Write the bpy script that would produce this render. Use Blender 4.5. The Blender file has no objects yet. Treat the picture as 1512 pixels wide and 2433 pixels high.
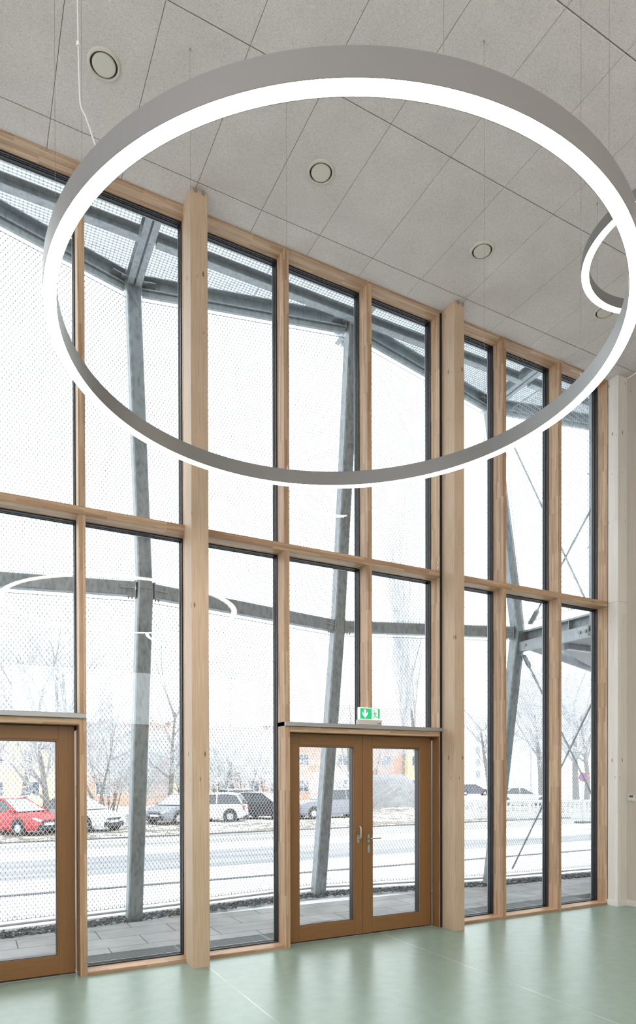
import bpy, math, random
import numpy as np
from mathutils import Vector, Matrix

R = random.Random(7)
scene = bpy.context.scene
C = scene.collection
PI = math.pi

# ------------------------------------------------------------------ camera
cam_d = bpy.data.cameras.new('camera')
cam = bpy.data.objects.new('camera', cam_d)
C.objects.link(cam)
yaw, pit, rol = 0.485829, -0.0069178, 0.0021754
r_ = Vector((math.cos(yaw), -math.sin(yaw), 0)); f_ = Vector((math.sin(yaw), math.cos(yaw), 0)); u_ = Vector((0, 0, 1))
fw = math.cos(pit) * f_ + math.sin(pit) * u_
dn = -math.cos(pit) * u_ + math.sin(pit) * f_
rt = math.cos(rol) * r_ + math.sin(rol) * dn
dn2 = -math.sin(rol) * r_ + math.cos(rol) * dn
m = Matrix((rt, -dn2, -fw)).transposed().to_4x4()
m.translation = Vector((0, 0, 1.7))
cam.matrix_world = m
cam_d.sensor_fit = 'VERTICAL'
cam_d.sensor_height = 36.0
cam_d.lens = 1557.76 * 36 / 2433
cam_d.shift_y = (1854.8 - 1216.5) / 2433
cam_d.clip_start = 0.05
cam_d.clip_end = 2000
scene.camera = cam

# ------------------------------------------------------------------ world: bright overcast winter sky
SKY = 4.0
RING = 25.0
world = bpy.data.worlds.new('overcast_sky')
scene.world = world
world.use_nodes = True
bg = world.node_tree.nodes['Background']
bg.inputs[0].default_value = (0.925, 0.965, 1.0, 1)
bg.inputs[1].default_value = SKY

vs = scene.view_settings
vs.view_transform = 'Standard'
vs.look = 'None'
vs.gamma = 1
vs.use_curve_mapping = False
vs.exposure = 0.0
cy = scene.cycles
cy.use_denoising = True
cy.max_bounces = 10
cy.diffuse_bounces = 5
cy.glossy_bounces = 4
cy.transparent_max_bounces = 24
cy.caustics_reflective = False
cy.caustics_refractive = False
cy.sample_clamp_indirect = 6

# ------------------------------------------------------------------ materials
MATS = {}
def mat(name, color=(.8, .8, .8), rough=.5, metal=0., emit=None, spec=.5):
    if name in MATS: return MATS[name]
    mt = bpy.data.materials.new(name); mt.use_nodes = True
    b = mt.node_tree.nodes['Principled BSDF']
    b.inputs['Base Color'].default_value = (*color, 1)
    b.inputs['Roughness'].default_value = rough
    b.inputs['Metallic'].default_value = metal
    b.inputs['Specular IOR Level'].default_value = spec
    if emit:
        b.inputs['Emission Color'].default_value = (*emit[0], 1)
        b.inputs['Emission Strength'].default_value = emit[1]
    MATS[name] = mt
    return mt
class NT:
    def __init__(s, mt): s.t = mt.node_tree; s.b = s.t.nodes['Principled BSDF']
    def n(s, kind, **kw):
        nd = s.t.nodes.new(kind)
        for k, v in kw.items(): setattr(nd, k, v)
        return nd
    def l(s, a, b): s.t.links.new(a, b)
    def math(s, op, a, b=None):
        nd = s.n('ShaderNodeMath', operation=op)
        for i, x in enumerate((a, b)):
            if x is None: continue
            if isinstance(x, (int, float)): nd.inputs[i].default_value = x
            else: s.l(x, nd.inputs[i])
        return nd.outputs[0]
    def noise(s, vec, scale, detail=3, dist=0., rough=.5):
        nd = s.n('ShaderNodeTexNoise'); nd.inputs['Scale'].default_value = scale
        nd.inputs['Detail'].default_value = detail; nd.inputs['Distortion'].default_value = dist
        nd.inputs['Roughness'].default_value = rough
        s.l(vec, nd.inputs['Vector']); return nd.outputs['Fac']
    def ramp(s, fac, stops):
        nd = s.n('ShaderNodeValToRGB'); el = nd.color_ramp.elements
        while len(el) < len(stops): el.new(.5)
        for e, (p, c) in zip(el, stops):
            e.position = p; e.color = (*c, 1) if len(c) == 3 else c
        s.l(fac, nd.inputs[0]); return nd.outputs[0]
    def mix(s, fac, a, b, mode='MIX'):
        nd = s.n('ShaderNodeMix', data_type='RGBA', blend_type=mode)
        for sock, x in ((nd.inputs[0], fac), (nd.inputs[6], a), (nd.inputs[7], b)):
            if isinstance(x, (int, float)): sock.default_value = x
            elif isinstance(x, tuple): sock.default_value = (*x, 1)
            else: s.l(x, sock)
        return nd.outputs[2]
    def bump(s, h, strength=.3, dist=.01):
        nd = s.n('ShaderNodeBump'); nd.inputs['Strength'].default_value = strength; nd.inputs['Distance'].default_value = dist
        s.l(h, nd.inputs['Height']); s.l(nd.outputs[0], s.b.inputs['Normal'])
    def obj(s): return s.n('ShaderNodeTexCoord').outputs['Object']

def wood(name, c1, c2, axis='Z', lam=.033, length=.42, grain=.25, rough=.5, knots=False, lamella=True):
    """timber: glued lamellas running along `axis`, with grain and a few knots"""
    mt = mat(name, c1, rough); t = NT(mt)
    o = t.obj()
    sx = t.n('ShaderNodeSeparateXYZ'); t.l(o, sx.inputs[0])
    X, Y, Z = sx.outputs
    if axis == 'Z': a, cr = Z, t.math('ADD', X, Y)
    else: a, cr = X, t.math('ADD', Y, Z)
    cv = t.n('ShaderNodeCombineXYZ'); t.l(a, cv.inputs[0]); t.l(cr, cv.inputs[1])
    gv = t.n('ShaderNodeCombineXYZ'); t.l(t.math('MULTIPLY', a, 1.3), gv.inputs[0]); t.l(t.math('MULTIPLY', cr, 38.), gv.inputs[1])
    g = t.noise(gv.outputs[0], 2.2, 5, .6)
    if lamella:
        br = t.n('ShaderNodeTexBrick'); t.l(cv.outputs[0], br.inputs['Vector'])
        br.offset = .37; br.inputs['Scale'].default_value = 1; br.inputs['Mortar Size'].default_value = 0
        br.inputs['Brick Width'].default_value = length; br.inputs['Row Height'].default_value = lam
        br.inputs['Color1'].default_value = (*c1, 1); br.inputs['Color2'].default_value = (*c2, 1)
        col = br.outputs['Color']
    else:
        col = t.mix(t.noise(cv.outputs[0], 1.1, 2), c1, c2)
    k = t.ramp(g, [(.3, (1 - grain,) * 3), (.62, (1.06, 1.05, 1.03))])
    col = t.mix(1., col, k, 'MULTIPLY')
    if knots:
        kv = t.n('ShaderNodeCombineXYZ'); t.l(t.math('MULTIPLY', a, 3.4), kv.inputs[0]); t.l(t.math('MULTIPLY', cr, 10.), kv.inputs[1])
        vo = t.n('ShaderNodeTexVoronoi'); vo.inputs['Scale'].default_value = 1.; t.l(kv.outputs[0], vo.inputs['Vector'])
        kn = t.ramp(vo.outputs['Distance'], [(.045, (.26, .17, .11)), (.12, (1, 1, 1))])
        sel = t.ramp(t.noise(kv.outputs[0], .6, 1), [(.44, (0, 0, 0)), (.48, (1, 1, 1))])
        col = t.mix(sel, col, t.mix(1., col, kn, 'MULTIPLY'))
    t.l(col, t.b.inputs['Base Color'])
    return mt

LARCH_V = wood('larch_upright', (.42, .25, .145), (.62, .425, .28), 'Z', .024, .52, .30)
LARCH_H = wood('larch_crosswise', (.42, .25, .145), (.62, .425, .28), 'X', .024, .52, .30)
SPRUCE = wood('spruce_glulam', (.53, .38, .26), (.63, .475, .345), 'Z', .04, 2.4, .17, .55, knots=True, lamella=False)
DOORWOOD = wood('stained_larch', (.235, .112, .041), (.265, .127, .048), 'Z', .09, 3, .10, .42, lamella=False)
DOORWOOD_H = wood('stained_larch_crosswise', (.235, .112, .041), (.265, .127, .048), 'X', .09, 3, .10, .42, lamella=False)
WHITEWOOD = wood('whitewashed_spruce', (.74, .70, .65), (.80, .77, .73), 'Z', .11, 1.9, .06, .6, knots=True)

def galv(name, dark, light, metal=.35, rough=.5, sc=9.):
    mt = mat(name, dark, rough, metal); t = NT(mt); o = t.obj()
    mp = t.n('ShaderNodeMapping'); mp.inputs['Scale'].default_value = (1, 1, .45); t.l(o, mp.inputs[0])
    vo = t.n('ShaderNodeTexVoronoi'); vo.inputs['Scale'].default_value = sc * 3; vo.feature = 'SMOOTH_F1'
    t.l(mp.outputs[0], vo.inputs['Vector'])
    n1 = t.noise(mp.outputs[0], sc, 5, 1.6)
    f = t.math('MULTIPLY', t.math('ADD', n1, t.math('MULTIPLY', vo.outputs['Distance'], .5)), 1.)
    t.l(t.ramp(f, [(.42, dark), (.82, light)]), t.b.inputs['Base Color'])
    t.l(t.ramp(n1, [(.3, (.4,) * 3), (.7, (.62,) * 3)]), t.b.inputs['Roughness'])
    return mt
GALV = galv('galvanised_steel', (.19, .22, .24), (.37, .405, .425))
GALV2 = galv('galvanised_sheet', (.29, .325, .345), (.44, .475, .495), .4, .45, 5)
GALV_LIT = galv('galvanised_steel_lit', (.30, .345, .375), (.50, .55, .58), .12, .5)  # same steel as the columns, with light on the top beams put into the colour
STEEL = mat('brushed_steel', (.62, .60, .57), .3, 1.)
WIRE = mat('suspension_cable', (.32, .31, .30), .35, .8)
GASKET = mat('black_gasket', (.022, .022, .027), .38)
ALU_GREY = mat('grey_aluminium', (.42, .42, .42), .42, .6)
SILLALU = mat('sill_aluminium', (.40, .41, .41), .38, .7)
RINGPAINT = mat('lamp_housing_paint', (.25, .245, .245), .38, .3)
DIFF = mat('lamp_diffuser', (.9, .9, .9), .5, 0, ((1.0, .89, .815), RING))
FILL_GLOW = mat('added_fill_glow', (.9, .9, .9), .5, 0, ((1.0, .87, .81), 50.0))  # glow on top of the added lamps, put in to lift the upper hall
WHITEPL = mat('white_plastic', (.8, .8, .78), .4)
CREAM = mat('cream_lacquer', (.62, .585, .52), .4)
DARKGAP = mat('dark_gap', (.012, .011, .010), .6)
SKIRT = mat('skirting_paint', (.80, .78, .76), .45)
FROSTWIRE = mat('frosted_wire', (.80, .81, .83), .6)
FERR = mat('crimp_sleeve', (.16, .165, .18), .5, .5)

# glass: clear with real mirror reflection at grazing angles
def glass_mat():
    mt = bpy.data.materials.new('window_glass'); mt.use_nodes = True
    nt = mt.node_tree; nt.nodes.clear()
    out = nt.nodes.new('ShaderNodeOutputMaterial'); mx = nt.nodes.new('ShaderNodeMixShader')
    tr = nt.nodes.new('ShaderNodeBsdfTransparent'); tr.inputs[0].default_value = (.955, .968, .965, 1)
    gl = nt.nodes.new('ShaderNodeBsdfGlossy'); gl.inputs['Roughness'].default_value = 0.0; gl.inputs[0].default_value = (1, 1, 1, 1)
    fr = nt.nodes.new('ShaderNodeFresnel'); fr.inputs[0].default_value = 1.40
    nt.links.new(fr.outputs[0], mx.inputs[0]); nt.links.new(tr.outputs[0], mx.inputs[1]); nt.links.new(gl.outputs[0], mx.inputs[2])
    nt.links.new(mx.outputs[0], out.inputs[0])
    return mt
GLASS = glass_mat()

def ceil_mat():
    mt = mat('wood_wool_panel', (.55, .52, .49), .95, spec=.1); t = NT(mt); o = t.obj()
    mp = t.n('ShaderNodeMapping'); mp.inputs['Scale'].default_value = (1, 1, 1); t.l(o, mp.inputs[0])
    a = t.noise(mp.outputs[0], 85, 4, 2.2, .6)
    b = t.noise(mp.outputs[0], 260, 2, 1.)
    c = t.noise(mp.outputs[0], 3.0, 3)
    col = t.ramp(a, [(.30, (.47, .42, .41)), (.45, (.68, .62, .615)), (.60, (.83, .77, .77))])
    col = t.mix(.22, col, t.ramp(b, [(.35, (.34, .31, .28)), (.6, (.88, .85, .82))]))
    col = t.mix(1., col, t.ramp(c, [(.3, (.94, .94, .93)), (.7, (1.03, 1.03, 1.03))]), 'MULTIPLY')
    t.l(col, t.b.inputs['Base Color']); t.bump(a, .55, .006)
    return mt
CEIL = ceil_mat()

def floor_mat():
    mt = mat('green_linoleum', (.24, .33, .25), .3, spec=.85); t = NT(mt); o = t.obj()
    n1 = t.noise(o, 9, 4, 0., .5); n2 = t.noise(o, 90, 3); n3 = t.noise(o, 1.2, 3)
    col = t.ramp(n1, [(.3, (.20, .31, .255)), (.7, (.265, .38, .33))])
    col = t.mix(.25, col, t.ramp(n2, [(.35, (.2, .28, .2)), (.72, (.36, .44, .36))]))
    # welded seams every two metres, parallel with the side walls
    sx = t.n('ShaderNodeSeparateXYZ'); t.l(o, sx.inputs[0])
    w = t.math('ABSOLUTE', t.math('SUBTRACT', t.math('MODULO', t.math('ADD', sx.outputs[0], 21.717), 2.05), 1.025))
    seam = t.ramp(w, [(0., (1, 1, 1)), (.0042, (1, 1, 1)), (.0048, (0, 0, 0))])
    brk = t.ramp(t.noise(o, 1.7, 2), [(.40, (.25, .25, .25)), (.55, (1, 1, 1))])
    col = t.mix(t.math('MULTIPLY', t.math('MULTIPLY', seam, brk), .6), col, (.62, .66, .62))
    t.l(col, t.b.inputs['Base Color'])
    return mt
FLOOR = floor_mat()

def clt_mat():
    mt = mat('whitewashed_panel_wall', (.64, .59, .52), .6); t = NT(mt); o = t.obj()
    sx = t.n('ShaderNodeSeparateXYZ'); t.l(o, sx.inputs[0])
    cr = t.math('ADD', sx.outputs[0], sx.outputs[1])
    gv = t.n('ShaderNodeCombineXYZ'); t.l(t.math('MULTIPLY', sx.outputs[2], .8), gv.inputs[0]); t.l(t.math('MULTIPLY', cr, 30.), gv.inputs[1])
    g = t.noise(gv.outputs[0], 1.6, 4, .5)
    col = t.ramp(g, [(.3, (.60, .535, .475)), (.7, (.69, .625, .565))])
    kv = t.n('ShaderNodeCombineXYZ'); t.l(t.math('MULTIPLY', sx.outputs[2], 3.), kv.inputs[0]); t.l(t.math('MULTIPLY', cr, 6.), kv.inputs[1])
    vo = t.n('ShaderNodeTexVoronoi'); vo.inputs['Scale'].default_value = 1.2; t.l(kv.outputs[0], vo.inputs['Vector'])
    col = t.mix(1., col, t.ramp(vo.outputs['Distance'], [(.02, (.62, .56, .5)), (.06, (1, 1, 1))]), 'MULTIPLY')
    t.l(col, t.b.inputs['Base Color'])
    return mt
CLT = clt_mat()

def snow_mat(name, amount=.62, dark=(.33, .30, .25), scale=6.5, base=(.86, .87, .89)):
    mt = mat(name, base, .9, spec=.1); t = NT(mt); o = t.obj()
    a = t.noise(o, scale, 6, .8, .7); b = t.noise(o, scale * .16, 3)
    f = t.math('ADD', t.math('MULTIPLY', a, .75), t.math('MULTIPLY', b, .25))
    t.l(t.ramp(f, [(amount - .02, base), (amount + .03, dark)]), t.b.inputs['Base Color'])
    t.bump(a, .4, .03)
    return mt
SNOW = snow_mat('snow_on_grass', .60, (.10, .09, .07), 5.)
SNOW2 = snow_mat('trodden_snow', .47, (.17, .145, .11), 2.2)
SNOWP = mat('fresh_snow', (.88, .89, .9), .8)
def road_mat(name, c1, c2):
    mt = mat(name, c1, .9, spec=.08); t = NT(mt); o = t.obj()
    mp = t.n('ShaderNodeMapping'); mp.inputs['Scale'].default_value = (.12, 1.3, 1); t.l(o, mp.inputs[0])
    t.l(t.ramp(t.noise(mp.outputs[0], 1.2, 4, .3), [(.35, c1), (.68, c2)]), t.b.inputs['Base Color'])
    return mt
ROAD = road_mat('wet_asphalt', (.22, .22, .235), (.34, .34, .36))
SLUSH = road_mat('slushy_asphalt', (.25, .247, .24), (.52, .52, .53))
PAVER = mat('concrete_slab', (.2, .2, .2), .75, spec=.25)
def paver():
    t = NT(PAVER); o = t.obj()
    br = t.n('ShaderNodeTexBrick'); t.l(o, br.inputs['Vector']); br.offset = .5
    br.inputs['Scale'].default_value = 1; br.inputs['Brick Width'].default_value = .8; br.inputs['Row Height'].default_value = .4
    br.inputs['Mortar Size'].default_value = .0045; br.inputs['Mortar Smooth'].default_value = 0
    br.inputs['Color1'].default_value = (.27, .265, .26, 1); br.inputs['Color2'].default_value = (.33, .325, .32, 1); br.inputs['Mortar'].default_value = (.03, .03, .03, 1)
    n = t.ramp(t.noise(o, 2.2, 5, .7), [(.35, (.85, .85, .86)), (.72, (1.25, 1.25, 1.27))])
    t.l(t.mix(1., br.outputs['Color'], n, 'MULTIPLY'), t.b.inputs['Base Color'])
paver()
SLATE = mat('slate_chips', (.06, .065, .07), .6)
def slate():
    t = NT(SLATE); oi = t.obj()
    t.l(t.ramp(t.noise(oi, 14, 4), [(.4, (.035, .037, .042)), (.6, (.13, .135, .15)), (.72, (.6, .61, .63))]), t.b.inputs['Base Color'])
slate()

# ------------------------------------------------------------------ mesh helpers
WL = {}
class MB:
    def __init__(s): s.v = []; s.f = []
    def add(s, vs, fs):
        b = len(s.v); s.v += [tuple(p) for p in vs]; s.f += [tuple(i + b for i in q) for q in fs]; return s
    def box(s, x0, x1, y0, y1, z0, z1):
        vs = [(x, y, z) for z in (z0, z1) for y in (y0, y1) for x in (x0, x1)]
        return s.add(vs, [(0, 2, 3, 1), (4, 5, 7, 6), (0, 1, 5, 4), (2, 6, 7, 3), (0, 4, 6, 2), (1, 3, 7, 5)])
    def bev(s, x0, x1, y0, y1, z0, z1, b=.004, axis='Z'):
        """bar with chamfered long edges"""
        def prof(a0, a1, c0, c1): return [(a0 + b, c0), (a1 - b, c0), (a1, c0 + b), (a1, c1 - b), (a1 - b, c1), (a0 + b, c1), (a0, c1 - b), (a0, c0 + b)]
        if axis == 'Z': P = prof(x0, x1, y0, y1); vs = [(a, c, z) for z in (z0, z1) for a, c in P]
        elif axis == 'X': P = prof(y0, y1, z0, z1); vs = [(x, a, c) for x in (x0, x1) for a, c in P]
        else: P = prof(x0, x1, z0, z1); vs = [(a, y, c) for y in (y1, y0) for a, c in P]
        n = 8
        fs = [(i, (i + 1) % n, (i + 1) % n + n, i + n) for i in range(n)] + [tuple(range(n - 1, -1, -1)), tuple(range(n, 2 * n))]
        return s.add(vs, fs)
    def tube(s, p0, p1, r0, r1=None, n=8, cap=True, ph=0.):
        p0 = Vector(p0); p1 = Vector(p1); r1 = r0 if r1 is None else r1
        d = (p1 - p0); L = d.length
        if L < 1e-6: return s
        d /= L; a = Vector((0, 0, 1)) if abs(d.z) < .9 else Vector((1, 0, 0))
        u = d.cross(a).normalized(); w = d.cross(u)
        vs = []
        for p, r in ((p0, r0), (p1, r1)):
            for i in range(n):
                t = 2 * PI * i / n + ph; vs.append(p + r * (math.cos(t) * u + math.sin(t) * w))
        fs = [(i, (i + 1) % n, (i + 1) % n + n, i + n) for i in range(n)]
        if cap: fs += [tuple(range(n - 1, -1, -1)), tuple(range(n, 2 * n))]
        return s.add(vs, fs)
    def path(s, pts, r, n=8):
        pts = [Vector(p) for p in pts]; k = len(pts); vs = []; u = None
        for i, p in enumerate(pts):
            d = (pts[min(i + 1, k - 1)] - pts[max(i - 1, 0)]).normalized()
            if u is None:
                a = Vector((0, 0, 1)) if abs(d.z) < .9 else Vector((1, 0, 0)); u = d.cross(a).normalized()
            else: u = (u - d * u.dot(d)).normalized()
            w = d.cross(u); rr = r[i] if isinstance(r, (list, tuple)) else r
            vs += [p + rr * (math.cos(2 * PI * j / n) * u + math.sin(2 * PI * j / n) * w) for j in range(n)]
        fs = [(i * n + j, i * n + (j + 1) % n, (i + 1) * n + (j + 1) % n, (i + 1) * n + j) for i in range(k - 1) for j in range(n)]
        fs += [tuple(range(n - 1, -1, -1)), tuple(range((k - 1) * n, k * n))]
        return s.add(vs, fs)
    def beam(s, p0, p1, w, h, up=(0, 0, 1), prof=None):
        """bar between two points, prof = 2-D outline (side, up) in metres"""
        p0 = Vector(p0); p1 = Vector(p1); d = (p1 - p0).normalized(); up = Vector(up)
        sd = d.cross(up).normalized(); upv = sd.cross(d).normalized()
        if prof is None:
            b = min(w, h) * .09
            prof = [(-w / 2 + b, -h / 2), (w / 2 - b, -h / 2), (w / 2, -h / 2 + b), (w / 2, h / 2 - b), (w / 2 - b, h / 2), (-w / 2 + b, h / 2), (-w / 2, h / 2 - b), (-w / 2, -h / 2 + b)]
        n = len(prof)
        vs = [p + a * sd + c * upv for p in (p0, p1) for a, c in prof]
        fs = [(i, (i + 1) % n, (i + 1) % n + n, i + n) for i in range(n)] + [tuple(range(n - 1, -1, -1)), tuple(range(n, 2 * n))]
        return s.add(vs, fs)
    def lathe(s, prof, c=(0, 0, 0), n=48, closed=False):
        vs = []; k = len(prof)
        for i in range(n):
            t = 2 * PI * i / n
            vs += [(c[0] + r * math.cos(t), c[1] + r * math.sin(t), c[2] + z) for r, z in prof]
        fs = []
        for i in range(n):
            for j in range(k if closed else k - 1):
                a = i * k + j; b2 = i * k + (j + 1) % k; c2 = ((i + 1) % n) * k
                fs.append((a, c2 + j, c2 + (j + 1) % k, b2))
        return s.add(vs, fs)
    def poly(s, pts, depth):
        """flat outline pts (3-D, planar) given thickness along vector depth"""
        n = len(pts); d = Vector(depth); P = [Vector(p) for p in pts]
        vs = P + [p + d for p in P]
        return s.add(vs, [tuple(range(n)), tuple(range(2 * n - 1, n - 1, -1))] + [(i, i + n, (i + 1) % n + n, (i + 1) % n) for i in range(n)])
    def build(s, name, material, parent=None, origin=None, smooth=False, rot=None):
        me = bpy.data.meshes.new(name)
        og = Vector(origin) if origin is not None else (WL.get(parent.name, Vector()) if parent is not None else Vector((0, 0, 0)))
        v = np.array(s.v, dtype=np.float64).reshape(-1, 3) - np.array(og)
        me.from_pydata(v.tolist(), [], s.f)
        if smooth:
            me.polygons.foreach_set('use_smooth', [True] * len(me.polygons))
        for mm in (material if isinstance(material, list) else [material]): me.materials.append(mm)
        me.update()
        o = bpy.data.objects.new(name, me); C.objects.link(o)
        WL[o.name] = og.copy()
        if parent is not None: o.parent = parent
        if parent is None: o.location = og
        elif origin is not None: o.location = og - WL[parent.name]
        return o

def empty(name, loc):
    o = bpy.data.objects.new(name, None); C.objects.link(o); o.location = loc; o.empty_display_size = .1
    WL[o.name] = Vector(loc); return o
def tag(o, label=None, cat=None, group=None, kind=None):
    if label: o['label'] = label
    if cat: o['category'] = cat
    if group: o['group'] = group
    if kind: o['kind'] = kind
    return o
def S(o, label=None):
    o['kind'] = 'structure'
    if label: o['label'] = label
    return o
def copy_tree(o, parent=None):
    c = o.copy(); C.objects.link(c)
    if parent is not None: c.parent = parent
    for ch in list(o.children): copy_tree(ch, c)
    return c

# ------------------------------------------------------------------ dimensions
YF, YG, YO = 5.855, 6.015, 6.108            # timber front, gasket front, outside
CZ = 6.878                                 # ceiling
HEAD = 6.86; SILL = .030; T0, T1 = 3.918, 3.990
XW = 7.59                                  # side wall on the right
XL, YB = -4.2, -5.2                        # left and back walls

# ------------------------------------------------------------------ room shell
S(MB().box(XL, XW, YB, 6.0, -.12, 0).build('floor', FLOOR))
mb = MB()
xs = [.573 + .6 * k for k in range(-8, 12)]
ys = [5.575 - 1.21 * k for k in range(-1, 10)]
for i, x in enumerate(xs):
    for y in ys:
        x0, x1 = max(x, XL) + .0015, min(x + .6, XW) - .0015
        y0, y1 = max(y - 1.21, YB) + .004, min(y, 5.86) - .004
        if x1 - x0 < .03 or y1 - y0 < .03: continue
        b = .004
        mb.add([(x0, y0, CZ + .02), (x1, y0, CZ + .02), (x1, y1, CZ + .02), (x0, y1, CZ + .02),
                (x0, y0, CZ + b), (x1, y0, CZ + b), (x1, y1, CZ + b), (x0, y1, CZ + b),
                (x0 + b / 2, y0 + b, CZ), (x1 - b / 2, y0 + b, CZ), (x1 - b / 2, y1 - b, CZ), (x0 + b / 2, y1 - b, CZ)],
               [(0, 1, 5, 4), (1, 2, 6, 5), (2, 3, 7, 6), (3, 0, 4, 7), (4, 5, 9, 8), (5, 6, 10, 9), (6, 7, 11, 10), (7, 4, 8, 11), (8, 9, 10, 11)])
ceil = S(mb.build('ceiling', CEIL))
JOINT = mat('ceiling_joint', (.23, .2, .165), .9)
MB().box(XL, XW, YB, 6.14, CZ + .016, CZ + .4).build('backing', JOINT, ceil)
S(MB().box(XW, XW + .12, YB, 5.90, 0, CZ).build('wall_right', CLT))
LW = [(-4.4, -2.6), (-2.3, -.5), (-.2, 1.6), (1.9, 3.7)]                     # unseen windows in the left wall, added to brighten the hall
mb = MB().box(XL - .15, XL, YB, 6.1, 0, 1.6).box(XL - .15, XL, YB, 6.1, 6.3, CZ)
e_ = [YB] + [v for ab in LW for v in ab] + [6.1]
for i in range(0, len(e_), 2): mb.box(XL - .15, XL, e_[i], e_[i + 1], 1.6, 6.3)
S(mb.build('wall_left', CLT))
S(MB().box(-90, XL - .15, YB - .15, 7.6, -.6, -.05).build('snowy_side_yard', SNOWP))
BW = [(-3.9, -1.75), (-1.55, .6), (.8, 2.95), (3.15, 5.3), (5.5, 7.35)]        # unseen high windows in the back wall, added to brighten the hall
mb = MB().box(XL, XW, YB - .15, YB, 0, 3.0).box(XL, XW, YB - .15, YB, 4.5, CZ)
e_ = [XL] + [v for ab in BW for v in ab] + [XW]
for i in range(0, len(e_), 2): mb.box(e_[i], e_[i + 1], YB - .15, YB, 3.0, 4.5)
S(mb.build('wall_back', CLT))
EXT = mat('exterior_render', (.42, .42, .41), .85)
mb = MB().box(XL - 6, 16, 5.9, YO + .02, CZ + .4, 7.95).box(XW + .12, 16, 5.92, YO + .02, -.3, CZ + .4).box(XL - 6, XL, 5.92, YO + .02, -.3, CZ + .4)
S(mb.build('wall_front', EXT))
mb = MB().poly([(XW - .018, YB, 0), (XW, YB, 0), (XW, YB, .075), (XW - .012, YB, .075), (XW - .018, YB, .068)], (0, 5.70 - YB, 0))
S(mb.build('baseboard_right', SKIRT))
mb = MB().box(7.395, XW, 5.687, 5.70, 0, .073).box(7.395, 7.408, 5.70, 5.85, 0, .073)
S(mb.build('baseboard_front', SKIRT))

# ------------------------------------------------------------------ facade timber
posts = [(-4.07, -3.93), (-1.215, -1.055), (1.722, 1.879), (4.668, 4.806)]
def post(x0, x1, label, caps=True, z=CZ):
    t = empty('timber_post', ((x0 + x1) / 2, 5.75, 0))
    MB().bev(x0, x1, 5.637, 5.857, 0, z - .002, .004).build('shaft', SPRUCE, t)
    if caps:
        for dx in (.045, .115):
            mb = MB(); cx = x0 + dx; cz = z - .018
            mb.tube((cx, 5.637, cz), (cx, 5.629, cz), .017, .017, 20).tube((cx, 5.630, cz), (cx, 5.6265, cz), .010, .009, 20)
            mb.build('bolt_cover', ALU_GREY, t)
    return t
tag(post(*posts[0], 'x'), 'spruce post nearest the left wall of the hall', 'post')
tag(post(*posts[1], 'x'), 'second spruce post from the left wall, left of the single door', 'post')
tag(post(*posts[2], 'x'), 'thick spruce glulam post between the left window bay and the bay with the exit sign', 'post')
tag(post(*posts[3], 'x'), 'thick spruce glulam post beside the double door on its right', 'post')
t = empty('corner_post', (7.49, 5.78, 0))
tag(t, 'pale whitewashed timber post in the corner by the thermostat', 'post')
MB().bev(7.408, XW - .001, 5.70, 5.853, .0, CZ - .002, .003).build('shaft', WHITEWOOD, t)
MB().box(7.4075, XW, 5.6995, 5.85, 3.955, 3.957).build('seam', DARKGAP, t)

ntrim = [0]
def trim(mb, m, label=None):
    ntrim[0] += 1
    return S(mb.build('trim_%d' % ntrim[0], m), label)
# uprights: (x0, x1, lower z0) -- split by the cross rail
mull = [(-3.93, -3.85, .03), (-3.02, -2.96, .03), (-2.09, -2.03, .03), (-1.30, -1.19, .03), (-1.08, -.98, .03), (-.165, -.108, 0),
        (.808, .865, 0), (1.752, 1.85, 0), (2.722, 2.781, 0), (3.687, 3.743, 2.233), (4.636, 4.80, 0), (5.572, 5.631, 0), (6.498, 6.555, 0), (7.406, 7.46, 0)]
for x0, x1, z0 in mull:
    trim(MB().bev(x0, x1, YF, YO, z0, T0, .003), LARCH_V)
    trim(MB().bev(x0, x1, YF, YO, T1, HEAD, .003), LARCH_V)
for x0, x1 in ((-3.93, -1.19), (-1.08, 1.80), (1.80, 4.70), (4.70, 7.43)):
    trim(MB().bev(x0, x1, YF - .001, YO, T0, T1, .004, 'X'), LARCH_H)
    trim(MB().bev(x0, x1, YF - .001, 6.10, HEAD, CZ + .03, .003, 'X'), LARCH_H); trim(MB().box(x0, x1, 6.10, YO, HEAD, CZ + .03), GASKET)
for x0, x1 in ((-3.93, -1.19), (-1.08, -.165), (.865, 1.80), (1.80, 2.722), (4.70, 5.572), (5.631, 6.498), (6.555, 7.406)):
    trim(MB().bev(x0, x1, YF, YO, -.02, SILL, .003, 'X'), LARCH_H)
# lintels and the aluminium ledges over the doors
for x0, x1, a, b in ((-.108, .808, -.17, .862), (2.781, 4.636, 2.722, 4.664)):
    trim(MB().bev(x0, x1, YF + .004, YO, 2.139, 2.196, .004, 'X'), LARCH_H)
    mb = MB().poly([(a, 5.833, 2.196), (a, YO, 2.196), (a, YO, 2.236), (a, 5.836, 2.236), (a, 5.833, 2.232)], (b - a, 0, 0))
    trim(mb, SILLALU)
MB().box(4.6365, 4.668, 5.853, 5.8548, 0, HEAD).build('trim_90', DARKGAP)['kind'] = 'structure'
MB().box(7.4055, 7.4085, 5.8528, 5.8548, 0, HEAD).build('trim_91', DARKGAP)['kind'] = 'structure'

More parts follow.
